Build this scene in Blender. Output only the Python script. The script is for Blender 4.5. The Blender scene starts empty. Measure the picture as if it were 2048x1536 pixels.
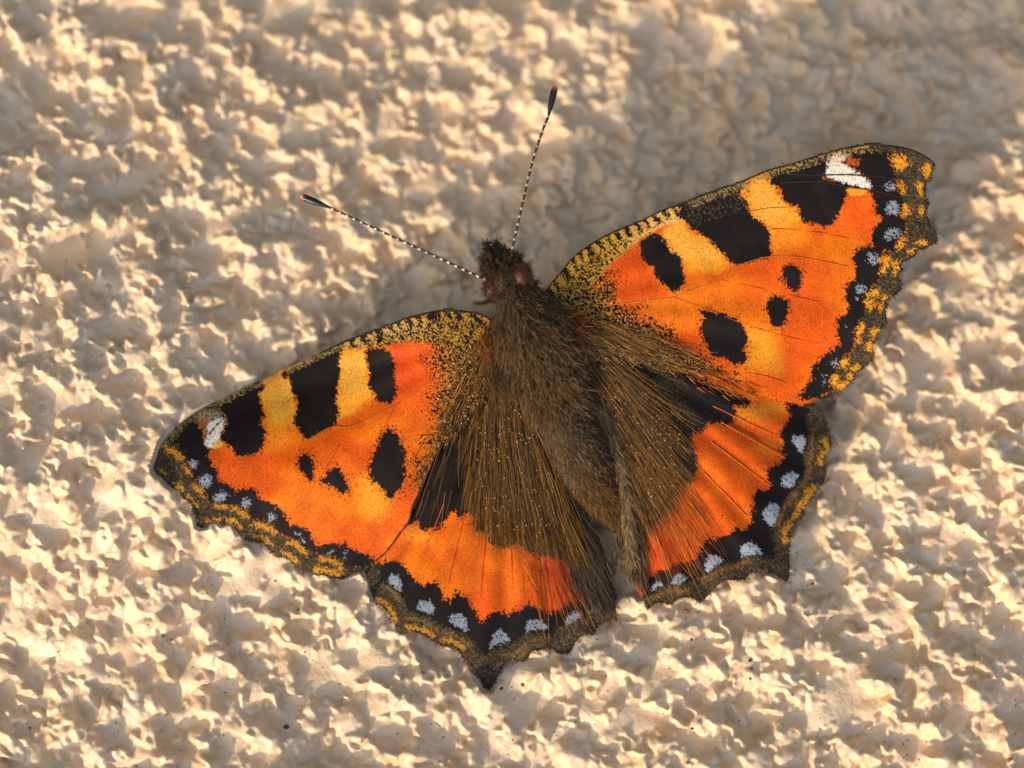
import bpy, math, random
import numpy as np
from mathutils import Matrix, Vector

rng = np.random.default_rng(7)
random.seed(7)

# ------------------------------------------------------------------ frame
# All shapes are laid out in millimetre-true photo units: 33 units = 1 mm.
# local frame: x right, y up, z towards the camera; z = 0 is the plane of the open wings.
U = 1.0 / 33000.0            # one unit in metres
DIST = 6600.0                # camera distance (200 mm)
TILT = 0.26                  # slope of the wall against the plane of the wings

def P3(px, py, z):
    px = np.asarray(px, float); py = np.asarray(py, float); z = np.asarray(z, float)
    k = 1.0 - z / DIST
    return np.stack([(px - 1024.0) * k * U, (768.0 - py) * k * U, z * U + 0 * px], -1)

n_wall = Vector((0, TILT, 1)).normalized()
t_sun = Vector((0.56, 0.83, 0.0)); t_sun.z = -TILT * t_sun.y; t_sun.normalize()
ELEV_ON_WALL = math.radians(19)
s_loc = (-t_sun * math.cos(ELEV_ON_WALL) + n_wall * math.sin(ELEV_ON_WALL)).normalized()
# the wall leans back a little, so that it sees more of the sky
up_loc = Vector((0.30, -0.95, 0.0)); up_loc = (up_loc - n_wall * up_loc.dot(n_wall)).normalized()
LEAN = math.radians(22)
e3 = (up_loc * math.cos(LEAN) + n_wall * math.sin(LEAN)).normalized()
e2 = -(n_wall - e3 * n_wall.dot(e3)).normalized(); e1 = e2.cross(e3)
R3 = Matrix((e1, e2, e3))
M4 = Matrix.Translation((0, 0, 1.4)) @ R3.to_4x4()
s_world = (R3 @ s_loc).normalized()

# ------------------------------------------------------------------ camera, sky, sun
scene = bpy.context.scene
col = scene.collection
cam_d = bpy.data.cameras.new('camera')
cam = bpy.data.objects.new('camera', cam_d); col.objects.link(cam)
cam.matrix_world = M4 @ Matrix.Translation((0, 0, DIST * U))
cam_d.sensor_width = 36.0
cam_d.lens = 36.0 * DIST / 2048.0
cam_d.clip_start = 0.005; cam_d.clip_end = 100.0
cam_d.dof.use_dof = True
cam_d.dof.focus_distance = DIST * U
cam_d.dof.aperture_fstop = 13.0
scene.camera = cam

world = bpy.data.worlds.new('World'); scene.world = world; world.use_nodes = True
nt = world.node_tree; nt.nodes.clear()
sky = nt.nodes.new('ShaderNodeTexSky'); sky.sky_type = 'NISHITA'; sky.sun_disc = False
sky.sun_elevation = math.asin(max(-1, min(1, s_world.z)))
sky.sun_rotation = math.atan2(s_world.x, s_world.y)
sky.dust_density = 2.5; sky.air_density = 1.0
bg = nt.nodes.new('ShaderNodeBackground'); bg.inputs['Strength'].default_value = 0.15
wo = nt.nodes.new('ShaderNodeOutputWorld')
nt.links.new(sky.outputs[0], bg.inputs[0]); nt.links.new(bg.outputs[0], wo.inputs[0])

sun_d = bpy.data.lights.new('sun', 'SUN'); sun_d.energy = 2.45; sun_d.angle = math.radians(0.6)
sun_d.color = (1.0, 0.83, 0.60)
sun = bpy.data.objects.new('sun', sun_d); col.objects.link(sun)
sun.rotation_euler = s_world.to_track_quat('Z', 'Y').to_euler()
sun.location = M4 @ (s_loc * 0.4)

vs = scene.view_settings
vs.view_transform = 'Standard'; vs.look = 'None'; vs.gamma = 1.0; vs.exposure = 0.58
vs.use_curve_mapping = False
scene.cycles.use_denoising = True
scene.cycles.max_bounces = 8
scene.cycles.diffuse_bounces = 5

# ------------------------------------------------------------------ helpers
def lin(*c):
    c = np.array(c, float) / 255.0
    return np.where(c <= 0.04045, c / 12.92, ((c + 0.055) / 1.055) ** 2.4)

def gnoise(h, w, lam, seed, lam_y=None):
    """smooth noise of wavelength about lam cells, unit variance"""
    r = np.random.default_rng(seed)
    a = r.standard_normal((h, w))
    fy = np.fft.fftfreq(h)[:, None]; fx = np.fft.rfftfreq(w)[None, :]
    ly = lam_y or lam
    f = np.exp(-0.5 * ((fx * lam * 1.6) ** 2 + (fy * ly * 1.6) ** 2))
    b = np.fft.irfft2(np.fft.rfft2(a) * f, s=(h, w))
    return b / (b.std() + 1e-9)

def sstep(a, b, x):
    t = np.clip((x - a) / (b - a), 0, 1)
    return t * t * (3 - 2 * t)

def Q(ox, oy, s, k=5.12):
    v = np.array([[float(q) for q in p.split(',')] for p in s.split()])
    return v / k + np.array([ox, oy])

def J(*parts):
    return np.concatenate(parts, 0)

def catmull(P, closed=True, n=4):
    P = np.asarray(P, float); N = len(P); out = []
    for i in range(N if closed else N - 1):
        if closed:
            a, b, c, d = P[(i - 1) % N], P[i], P[(i + 1) % N], P[(i + 2) % N]
        else:
            a, b, c, d = P[max(i - 1, 0)], P[i], P[i + 1], P[min(i + 2, N - 1)]
        for j in range(n):
            t = j / n
            out.append(0.5 * ((2 * b) + (c - a) * t + (2 * a - 5 * b + 4 * c - d) * t * t + (3 * b - 3 * c + d - a) * t ** 3))
    if not closed:
        out.append(P[-1])
    return np.array(out)

def sdist(poly, X, Y, near=False):
    """signed distance to a closed polygon, negative inside"""
    best = np.full(X.shape, 1e18); inside = np.zeros(X.shape, bool)
    NX = X.copy(); NY = Y.copy()
    N = len(poly)
    for i in range(N):
        x0, y0 = poly[i]; x1, y1 = poly[(i + 1) % N]
        dx, dy = x1 - x0, y1 - y0; L = dx * dx + dy * dy
        if L < 1e-9: continue
        t = np.clip(((X - x0) * dx + (Y - y0) * dy) / L, 0, 1)
        qx = x0 + t * dx; qy = y0 + t * dy
        d2 = (X - qx) ** 2 + (Y - qy) ** 2
        if near:
            m = d2 < best; NX[m] = qx[m]; NY[m] = qy[m]
        best = np.minimum(best, d2)
        c = ((y0 > Y) != (y1 > Y)) & (X < (x1 - x0) * (Y - y0) / (y1 - y0 + (1e-12 if y1 >= y0 else -1e-12)) + x0)
        inside ^= c
    d = np.sqrt(best); d = np.where(inside, -d, d)
    return (d, NX, NY) if near else d

def ldist(line, X, Y):
    best = np.full(X.shape, 1e18)
    for i in range(len(line) - 1):
        x0, y0 = line[i]; x1, y1 = line[i + 1]
        dx, dy = x1 - x0, y1 - y0; L = dx * dx + dy * dy + 1e-9
        t = np.clip(((X - x0) * dx + (Y - y0) * dy) / L, 0, 1)
        best = np.minimum(best, (X - x0 - t * dx) ** 2 + (Y - y0 - t * dy) ** 2)
    return np.sqrt(best)

class TPS:
    def __init__(self, pts):
        p = np.array(pts, float); self.c = p[:, :2] / 500.0; n = len(p)
        A = np.zeros((n + 3, n + 3)); A[:n, :n] = self.phi(self.c[:, None] - self.c[None])
        A[:n, :n] += np.eye(n) * 1e-3
        A[:n, n] = 1; A[:n, n + 1:] = self.c; A[n, :n] = 1; A[n + 1:, :n] = self.c.T
        self.w = np.linalg.solve(A, np.concatenate([p[:, 2], [0, 0, 0]])); self.n = n
    def phi(self, d):
        r2 = (d ** 2).sum(-1); return r2 * np.log(r2 + 1e-12) * 0.5
    def __call__(self, x, y):
        x = np.asarray(x, float) / 500.0; y = np.asarray(y, float) / 500.0
        z = self.w[self.n] + self.w[self.n + 1] * x + self.w[self.n + 2] * y
        for i in range(self.n):
            r2 = (x - self.c[i, 0]) ** 2 + (y - self.c[i, 1]) ** 2
            z = z + self.w[i] * r2 * np.log(r2 + 1e-12) * 0.5
        return z

ORIGIN = np.zeros(3)

def mesh_obj(name, verts, faces, mat, parent=None, colors=None, smooth=True, mats=None):
    me = bpy.data.meshes.new(name)
    verts = np.asarray(verts, np.float32); faces = np.asarray(faces, np.int32)
    k = faces.shape[1]; nf = len(faces)
    me.vertices.add(len(verts)); me.vertices.foreach_set('co', verts.ravel())
    me.loops.add(nf * k); me.loops.foreach_set('vertex_index', faces.ravel())
    me.polygons.add(nf)
    me.polygons.foreach_set('loop_start', np.arange(0, nf * k, k, dtype=np.int32))
    me.polygons.foreach_set('loop_total', np.full(nf, k, np.int32))
    if smooth: me.polygons.foreach_set('use_smooth', np.ones(nf, bool))
    me.update(calc_edges=True)
    if colors is not None:
        a = me.attributes.new('tint', 'FLOAT_COLOR', 'POINT')
        c = np.ones((len(verts), 4), np.float32); c[:, :3] = colors
        a.data.foreach_set('color', c.ravel())
    for m in (mats or [mat]): me.materials.append(m)
    o = bpy.data.objects.new(name, me); col.objects.link(o)
    if parent is not None: o.parent = parent
    return o

def tubes(paths, radii, colors, sides=3):
    """many tapered tubes as one mesh: paths (N,K,3), radii (N,K), colors (N,K,3)"""
    paths = np.asarray(paths, float); N, K, _ = paths.shape
    T = np.gradient(paths, axis=1); T /= np.linalg.norm(T, axis=2, keepdims=True) + 1e-15
    ref = np.zeros_like(T); ref[..., 2] = 1.0
    bad = np.abs(T[..., 2]) > 0.95; ref[bad] = (1, 0, 0)
    A = np.cross(T, ref); A /= np.linalg.norm(A, axis=2, keepdims=True) + 1e-15
    B = np.cross(T, A)
    V = []
    for s in range(sides):
        a = 2 * math.pi * s / sides + 0.3
        V.append(paths + (A * math.cos(a) + B * math.sin(a)) * radii[..., None])
    V = np.stack(V, 2)                      # N,K,S,3
    C = np.repeat(colors[:, :, None, :], sides, 2)
    idx = np.arange(N * K * sides).reshape(N, K, sides)
    i0 = idx[:, :-1, :]; i1 = idx[:, 1:, :]
    F = np.stack([i0, np.roll(i0, -1, 2), np.roll(i1, -1, 2), i1], -1).reshape(-1, 4)
    return V.reshape(-1, 3), F, C.reshape(-1, 3)

def nodes_mat(name):
    m = bpy.data.materials.new(name); m.use_nodes = True
    n = m.node_tree; b = n.nodes['Principled BSDF']
    return m, n, b

def tint_mat(name, rough=0.6, spec=0.3, translucent=0.0, bump=0.0, bump_scale=20000, sheen=0.0, mul=1.0):
    m, n, b = nodes_mat(name)
    at = n.nodes.new('ShaderNodeAttribute'); at.attribute_name = 'tint'
    src = at.outputs['Color']
    n.links.new(src, b.inputs['Base Color'])
    b.inputs['Roughness'].default_value = rough
    b.inputs['Specular IOR Level'].default_value = spec
    b.inputs['Sheen Weight'].default_value = sheen
    if bump:
        tc = n.nodes.new('ShaderNodeTexCoord'); no = n.nodes.new('ShaderNodeTexNoise')
        no.inputs['Scale'].default_value = bump_scale; no.inputs['Detail'].default_value = 3
        bp = n.nodes.new('ShaderNodeBump'); bp.inputs['Strength'].default_value = bump
        bp.inputs['Distance'].default_value = 2 * U
        n.links.new(tc.outputs['Object'], no.inputs['Vector']); n.links.new(no.outputs[0], bp.inputs['Height'])
        n.links.new(bp.outputs[0], b.inputs['Normal'])
    if translucent:
        tr = n.nodes.new('ShaderNodeBsdfTranslucent'); mx = n.nodes.new('ShaderNodeMixShader')
        mx.inputs[0].default_value = translucent
        n.links.new(src, tr.inputs['Color'])
        out = n.nodes['Material Output']
        n.links.new(b.outputs[0], mx.inputs[1]); n.links.new(tr.outputs[0], mx.inputs[2])
        n.links.new(mx.outputs[0], out.inputs['Surface'])
    return m

# ------------------------------------------------------------------ the wings: outlines, relief
LF_OUT = J(Q(690, 590, "1560,330 1480,232 1380,188 1200,156 1000,150 820,180 640,225 450,300 200,390 0,465"),
           Q(480, 600, "1000,450 800,545 560,655 400,725 200,825 0,915"),
           Q(290, 760, "850,165 700,235 580,300 430,400 330,480 250,560 180,650 140,745 110,840 95,900 120,950 180,985 230,1050 280,1085 340,1130 380,1210 450,1245 490,1320 530,1400 545,1480 590,1505 630,1500 660,1465 720,1450 800,1480 860,1465 900,1500"),
           Q(420, 880, "294,915 310,960 350,1000 400,1030 470,1030 560,1080 620,1140 680,1200 760,1205 840,1260 900,1310 980,1350 1080,1365 1180,1390 1280,1415 1380,1410 1450,1380 1550,1350 1600,1310 1700,1240 1800,1160 1880,1060 1950,960 2048,830"),
           Q(700, 880, "640,700 700,570 760,420 830,280 900,130 960,0"), np.array([[930, 800], [980, 745], [1020, 715], [1025, 665]]))
RF_OUT = J(np.array([[1060, 640]]), Q(1080, 400, "40,960 75,915 110,850 200,750 320,600 470,480 650,370 850,280 1050,200 1250,100"),
           Q(1300, 270, "374,676 560,600 800,520 960,460 1200,360 1450,290 1700,210 1900,150"),
           Q(1560, 270, "717,115 860,95 1050,95 1250,120 1400,165 1520,230 1590,290 1570,340 1545,440 1560,470 1500,500 1490,600 1530,700 1490,800 1520,860 1560,950 1610,1030 1600,1110 1540,1130 1480,1170 1400,1180 1380,1240 1300,1280 1230,1330 1260,1380 1200,1430"),
           Q(1540, 520, "1342,220 1355,270 1310,340 1240,390 1180,430 1220,460 1180,520 1195,600 1180,680 1120,730 1080,790 1085,830 1050,900 1070,950 1040,1030 970,1100 880,1170 860,1220 800,1280 740,1340 690,1390 600,1410 500,1440 400,1462"),
           Q(1240, 560, "1850,1275 1700,1240 1500,1200 1330,1150 1200,1090 1080,1040 950,960 800,890 600,830 400,800 200,760 0,720"), np.array([[1150, 690], [1090, 690]]))
LH_OUT = J(Q(720, 1100, "60,215 90,300 120,420 150,500 200,560 280,640 340,740 400,820 450,860 480,840 560,845 650,880 740,930 800,970 850,985 920,975 980,1010 1030,1080 1090,1150 1160,1240 1240,1330 1280,1410 1330,1415 1380,1350 1430,1250 1500,1160 1530,1130 1620,1130"),
           Q(940, 1060, "553,1355 600,1300 630,1245 720,1225 850,1230 900,1270 960,1270 1020,1250 1060,1170 1110,1110 1200,1060 1260,1080 1300,1010 1360,960 1420,930 1480,900 1495,935 1492,830 1490,700 1470,560 1440,470 1390,330 1350,180 1320,50"),
           np.array([[1180, 1000], [1150, 920], [1120, 840], [1090, 770], [1030, 715], [930, 760], [860, 870], [800, 960], [745, 1075], [728, 1125]]))
RH_OUT = J(Q(1300, 740, "1690,350 1760,420 1800,520 1840,620 1855,740 1850,800 1810,870 1790,960 1795,1080 1770,1170 1710,1230 1690,1290 1640,1340 1590,1420"),
           Q(1240, 940, "1887,466 1840,510 1780,560 1740,620 1730,700 1725,800 1735,900 1735,1060 1720,1130 1690,1140 1600,1090 1500,1050 1400,1050 1320,1070 1280,1130 1220,1130 1100,1130 1030,1160 960,1220 900,1290 830,1350 790,1340 730,1310 640,1310 560,1350 500,1380 430,1360 340,1380 290,1420 250,1340 190,1250 140,1130 80,1010 20,800 0,500 10,250 -10,0"),
           np.array([[1225, 880], [1190, 800], [1150, 740], [1120, 700], [1250, 680], [1400, 740], [1500, 785], [1580, 800], [1628, 803]]))

ZLF = TPS([(1000, 680, 8), (860, 622, 8), (690, 685, -50), (560, 745, -82), (450, 800, -62), (312, 930, -8), (330, 960, -10), (400, 1050, -16),
           (540, 1100, -26), (680, 1150, -28), (730, 1137, -28), (800, 1020, -8), (880, 890, 4), (950, 780, 6), (700, 900, 2), (560, 920, -8), (800, 760, -4)])
ZRF = TPS([(1080, 620, 8), (1100, 570, 8), (1250, 450, 4), (1500, 360, 8), (1720, 290, 16), (1870, 325, 10), (1870, 480, -2), (1740, 720, -24),
           (1640, 806, -44), (1500, 770, -14), (1400, 700, 2), (1200, 690, 4), (1500, 560, 4), (1700, 520, 2), (1300, 600, 8)])
ZLH = TPS([(735, 1130, -42), (745, 1075, -42), (800, 1270, -10), (880, 1260, 4), (970, 1372, 14), (1120, 1300, 2), (1230, 1245, -6), (1215, 1130, -6), (1150, 950, -34),
           (1060, 800, -36), (900, 850, -20), (860, 880, -20), (950, 1000, -12), (950, 1150, 2), (1080, 1100, 0), (800, 1000, -28)])
ZRH = TPS([(1120, 700, -34), (1250, 700, -22), (1400, 750, -30), (1520, 800, -40), (1630, 805, -64), (1660, 890, -70), (1610, 1040, -40), (1577, 1160, -22),
           (1400, 1200, 0), (1295, 1215, -2), (1400, 1000, -2), (1480, 900, -14), (1300, 900, -6), (1242, 950, -8), (1246, 1090, -10), (1200, 830, -24), (1500, 1050, -8)])

# ------------------------------------------------------------------ the wall
HS = 2.5
WX0, WY0, WX1, WY1 = -1300, -1300, 3350, 2850
nw = int((WX1 - WX0) / HS); nh = int((WY1 - WY0) / HS)
wx = WX0 + np.arange(nw) * HS; wy = WY0 + np.arange(nh) * HS

def wall_plane(x, y):
    lift = 0.18 * np.clip(800 - x, 0, 900) * sstep(1330, 900, y + 0 * x)
    return -TILT * (1350 - y) + lift

def build_wall():
    base = 9 * gnoise(nh, nw, 260 / HS, 1) + 6.5 * gnoise(nh, nw, 90 / HS, 2, 66 / HS)
    H = np.zeros((nh, nw))
    r = np.random.default_rng(11)
    N = 16500
    cx = r.uniform(WX0 + 60, WX1 - 60, N); cy = r.uniform(WY0 + 60, WY1 - 60, N)
    a = np.clip(np.exp(r.normal(2.98, 0.38, N)), 9, 52)
    asp = r.uniform(0.45, 1.0, N)
    ang = np.radians(r.normal(28, 30, N))
    hh = np.clip(a * r.uniform(0.5, 1.3, N), 5, 34)
    pw = r.uniform(0.6, 1.2, N); cone = r.random(N) < 0.2
    # finer roughcast grains, mostly on the upper part of the wall
    M = 7000
    gy_ = np.where(r.random(M) < 0.8, r.uniform(WY0 + 60, 760, M), r.uniform(WY0 + 60, WY1 - 60, M))
    cx = np.concatenate([cx, r.uniform(WX0 + 60, WX1 - 60, M)]); cy = np.concatenate([cy, gy_])
    ga = r.uniform(8, 13.5, M); a = np.concatenate([a, ga]); asp = np.concatenate([asp, r.uniform(0.6, 1, M)])
    ang = np.concatenate([ang, r.uniform(0, 3, M)]); hh = np.concatenate([hh, ga * r.uniform(0.5, 1.3, M)])
    pw = np.concatenate([pw, r.uniform(0.7, 1.2, M)]); cone = np.concatenate([cone, r.random(M) < 0.3])
    order = np.argsort(-a)
    for i in order:
        R = a[i] * 1.02
        x0 = int((cx[i] - R - WX0) / HS); x1 = int((cx[i] + R - WX0) / HS) + 2
        y0 = int((cy[i] - R - WY0) / HS); y1 = int((cy[i] + R - WY0) / HS) + 2
        X = wx[x0:x1][None, :] - cx[i]; Y = wy[y0:y1][:, None] - cy[i]
        c, s = math.cos(ang[i]), math.sin(ang[i])
        u = (X * c + Y * s) / a[i]; v = (-X * s + Y * c) / (a[i] * asp[i])
        rr2 = u * u + v * v
        q = (np.clip(1 - np.sqrt(rr2), 0, 1) ** 1.15 if cone[i] else np.clip(1 - rr2, 0, 1) ** pw[i]) * hh[i]
        sub = H[y0:y1, x0:x1]
        if a[i] < 12: sub += q * 0.5
        else: np.maximum(sub, q + 0.25 * np.minimum(sub, q), out=sub)
    # chunky broken surface: warp and soften
    w1 = gnoise(nh, nw, 26 / HS, 5); w2 = gnoise(nh, nw, 26 / HS, 6)
    iy = np.clip(np.arange(nh)[:, None] + (w1 * 2.2).round().astype(int), 0, nh - 1)
    ix = np.clip(np.arange(nw)[None, :] + (w2 * 2.2).round().astype(int), 0, nw - 1)
    H = H[iy, ix]
    k = np.array([1, 2, 1]) / 4.0
    for _ in range(1):
        H = sum(kk * np.roll(H, sft, 0) for kk, sft in zip(k, (-1, 0, 1)))
        H = sum(kk * np.roll(H, sft, 1) for kk, sft in zip(k, (-1, 0, 1)))
    H += 0.30 * gnoise(nh, nw, 5, 8) + 1.3 * gnoise(nh, nw, 15, 9)
    H = H + base - H.mean()
    Z = wall_plane(wx[None, :], wy[:, None]) + H
    return Z

WZ = build_wall()

# the butterfly rests on the plaster: nothing of the wall rises through the wings
X, Y = np.meshgrid(wx, wy)
def carve(poly, zf, gap):
    x0, y0 = poly.min(0) - 12; x1, y1 = poly.max(0) + 12
    sx = slice(int((x0 - WX0) / HS), int((x1 - WX0) / HS)); sy = slice(int((y0 - WY0) / HS), int((y1 - WY0) / HS))
    d = sdist(poly, X[sy, sx], Y[sy, sx])
    lim = zf(X[sy, sx], Y[sy, sx]) - gap + np.clip(d, 0, 20) * 1.2
    m = d < 10
    WZ[sy, sx] = np.where(m, np.minimum(WZ[sy, sx], lim), WZ[sy, sx])
carve(LF_OUT, ZLF, 7); carve(RF_OUT, ZRF, 7); carve(LH_OUT, ZLH, 7); carve(RH_OUT, ZRH, 7)
carve(np.array([[960, 480], [1060, 500], [1170, 640], [1250, 950], [1245, 1060], [1190, 1050], [1050, 860], [960, 640]]), lambda x, y: np.full(x.shape, -92.0) + 0.08 * (y - 700), 0)

def wall_z(px, py):
    ix = np.clip(((np.asarray(px) - WX0) / HS).astype(int), 0, nw - 1); iy = np.clip(((np.asarray(py) - WY0) / HS).astype(int), 0, nh - 1)
    return WZ[iy, ix]

def wall_material():
    m, n, b = nodes_mat('cream_plaster')
    tc = n.nodes.new('ShaderNodeTexCoord')
    def noise(scale, detail=4, rough=0.55):
        q = n.nodes.new('ShaderNodeTexNoise'); q.inputs['Scale'].default_value = scale
        q.inputs['Detail'].default_value = detail; q.inputs['Roughness'].default_value = rough
        n.links.new(tc.outputs['Object'], q.inputs['Vector']); return q
    def ramp(src, p0, c0, p1, c1):
        q = n.nodes.new('ShaderNodeValToRGB'); q.color_ramp.elements[0].position = p0; q.color_ramp.elements[0].color = c0
        q.color_ramp.elements[1].position = p1; q.color_ramp.elements[1].color = c1
        n.links.new(src, q.inputs[0]); return q
    def mix(fac, a, bb):
        q = n.nodes.new('ShaderNodeMix'); q.data_type = 'RGBA'
        if hasattr(fac, 'links'): n.links.new(fac, q.inputs[0])
        else: q.inputs[0].default_value = fac
        for s, i in ((a, 6), (bb, 7)):
            if hasattr(s, 'links'): n.links.new(s, q.inputs[i])
            else: q.inputs[i].default_value = s
        return q.outputs[2]
    n1 = noise(330, 5); r1 = ramp(n1.outputs[0], 0.3, (0.71, 0.495, 0.285, 1), 0.7, (0.77, 0.57, 0.365, 1))
    # rusty stains with ragged outlines
    n2 = noise(260, 6, 0.65); f2 = ramp(n2.outputs[0], 0.60, (0, 0, 0, 1), 0.78, (1, 1, 1, 1))
    c = mix(f2.outputs[0], r1.outputs[0], (0.52, 0.30, 0.13, 1))
    n4 = noise(900, 4, 0.7); f4 = ramp(n4.outputs[0], 0.66, (0, 0, 0, 1), 0.76, (0.7, 0.7, 0.7, 1))
    c = mix(f4.outputs[0], c, (0.40, 0.20, 0.08, 1))
    # fine dark pin specks
    vo = n.nodes.new('ShaderNodeTexVoronoi'); vo.inputs['Scale'].default_value = 2300
    n.links.new(tc.outputs['Object'], vo.inputs['Vector'])
    sp = ramp(vo.outputs['Distance'], 0.06, (1, 1, 1, 1), 0.13, (0, 0, 0, 1))
    n3 = noise(700, 3); f3 = ramp(n3.outputs[0], 0.47, (0, 0, 0, 1), 0.56, (1, 1, 1, 1))
    mm = n.nodes.new('ShaderNodeMath'); mm.operation = 'MULTIPLY'
    n.links.new(sp.outputs[0], mm.inputs[0]); n.links.new(f3.outputs[0], mm.inputs[1])
    c = mix(mm.outputs[0], c, (0.12, 0.08, 0.05, 1))
    n.links.new(c, b.inputs['Base Color'])
    b.inputs['Roughness'].default_value = 0.36
    b.inputs['Specular IOR Level'].default_value = 0.5
    nb = noise(4200, 4, 0.6)
    bp = n.nodes.new('ShaderNodeBump'); bp.inputs['Strength'].default_value = 0.5; bp.inputs['Distance'].default_value = 4 * U
    n.links.new(nb.outputs[0], bp.inputs['Height']); n.links.new(bp.outputs[0], b.inputs['Normal'])
    return m

def axis_index(n, lo, hi, c0, c1):
    ax = WX0 if n == nw else WY0
    i0 = int((c0 - ax) / HS); i1 = int((c1 - ax) / HS)
    return np.concatenate([np.arange(0, i0, 5), np.arange(i0, i1), np.arange(i1, n, 5)])
IX = axis_index(nw, 0, 0, -70, 2120); IY = axis_index(nh, 0, 0, -70, 1610)
gx, gy = np.meshgrid(wx[IX], wy[IY])
vz = WZ[np.ix_(IY, IX)]
V = P3(gx, gy, vz).reshape(-1, 3)
ids = np.arange(V.shape[0]).reshape(gx.shape)
F = np.stack([ids[:-1, :-1], ids[1:, :-1], ids[1:, 1:], ids[:-1, 1:]], -1).reshape(-1, 4)
wall = mesh_obj('wall', V, F, wall_material())
wall['kind'] = 'structure'
wall['label'] = 'rough cream painted stucco wall in low warm sun'
wall.matrix_world = M4

# ------------------------------------------------------------------ the butterfly
ORG = P3(1070, 700, -100.0)
fly = bpy.data.objects.new('butterfly', None); col.objects.link(fly)
fly.empty_display_size = 0.005
fly['label'] = 'orange and black butterfly with spread wings resting on cream stucco'
fly['category'] = 'butterfly'
fly.matrix_world = M4 @ Matrix.Translation(Vector(ORG))

def L3(px, py, z):
    return P3(px, py, z) - ORG

ORANGE = lin(218, 86, 2); ORANGE2 = lin(230, 114, 4); RED = lin(205, 58, 8)
YEL = lin(238, 154, 34); YEL2 = lin(236, 178, 78); BLACK = lin(24, 16, 12); GOLD = lin(200, 134, 32)
OLIVE = lin(74, 61, 36); OLIVE2 = lin(112, 90, 54); BLUE = lin(142, 150, 158); WHITE = lin(236, 224, 204)
TAN = lin(196, 150, 76); DKBR = lin(44, 35, 24); HAIR = lin(122, 98, 52)

def lerp(a, b, w):
    return a + (b - a) * w[..., None]

class Painter:
    def __init__(self, poly, step, seed):
        self.poly = poly
        x0, y0 = poly.min(0) - 3 * step; x1, y1 = poly.max(0) + 3 * step
        self.xs = np.arange(x0, x1, step); self.ys = np.arange(y0, y1, step)
        self.X, self.Y = np.meshgrid(self.xs, self.ys)
        h, w = self.X.shape; self.h, self.w = h, w; self.step = step
        self.n1 = gnoise(h, w, 1.7, seed + 1); self.n1b = gnoise(h, w, 1.7, seed + 2); self.n1c = gnoise(h, w, 1.3, seed + 3)
        self.n2 = gnoise(h, w, 6, seed + 4); self.n3 = gnoise(h, w, 28, seed + 5); self.n4 = gnoise(h, w, 75, seed + 6)
        self.C = np.zeros((h, w, 3))
    def win(self, pts, pad):
        x0, y0 = pts.min(0) - pad; x1, y1 = pts.max(0) + pad
        a = np.searchsorted(self.xs, [x0, x1]); b = np.searchsorted(self.ys, [y0, y1])
        return slice(b[0], b[1]), slice(a[0], a[1])
    def region(self, poly, color, jit=2.6, jit2=2.0, soft=1.0, drop=0.0, dropcol=None, amount=1.0, smooth=True, shrink=0.0):
        if smooth: poly = catmull(poly, True, 3)
        s = self.win(poly, 14 + soft)
        if s[0].start >= s[0].stop or s[1].start >= s[1].stop: return
        d = sdist(poly, self.X[s], self.Y[s]) + shrink
        if soft < 3: d = d + jit * self.n1[s] + jit2 * self.n2[s]
        else: d = d + 0.35 * jit * self.n2[s] + 0.6 * jit2 * self.n3[s]
        w = sstep(soft, -soft, d) * amount
        if drop: w = w * (self.n1b[s] < drop)
        c = color if not callable(color) else color(s)
        self.C[s] = self.C[s] * (1 - w[..., None]) + c * w[..., None]
    def stroke(self, line, width, color, jit=2.2, jit2=1.2, soft=1.2, amount=1.0, drop=0.0):
        if width > 3.9: width = width * 0.72
        line = catmull(line, False, 4)
        s = self.win(line, width + 12)
        if s[0].start >= s[0].stop or s[1].start >= s[1].stop: return
        d = ldist(line, self.X[s], self.Y[s]) - width + jit * self.n1[s] + jit2 * self.n2[s]
        w = sstep(soft, -soft, d) * amount
        if drop: w = w * (self.n1b[s] < drop)
        self.C[s] = self.C[s] * (1 - w[..., None]) + color * w[..., None]
    def halo(self, poly, dots, color):
        """loose dark scales scattered round a patch"""
        poly = catmull(poly, True, 3); s = self.win(poly, dots + 8)
        d = sdist(poly, self.X[s], self.Y[s])
        p = np.clip(1 - d / dots, 0, 1)
        m = (self.n1b[s] > 2.25 - 1.6 * p) & (p > 0)
        self.C[s][m] = color
    def finish(self, pleat_c=None):
        # rows of scales: slight light and dark between neighbouring scales
        v = 1 + 0.13 * self.n1c + 0.06 * self.n1 + 0.05 * self.n3
        if pleat_c is not None:
            rr = np.hypot(self.X - pleat_c[0], self.Y - pleat_c[1])
            v = v + 0.07 * np.sin(rr * 2 * math.pi / 6.2 + 0.8 * self.n3)
        deep = (self.n1b > 1.75)[..., None]                       # single rubbed or missing scales
        self.C = np.where(deep, self.C * np.array([0.72, 0.62, 0.7]), self.C)
        self.C *= np.clip(v, 0.6, 1.5)[..., None]
        return self.C

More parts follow.
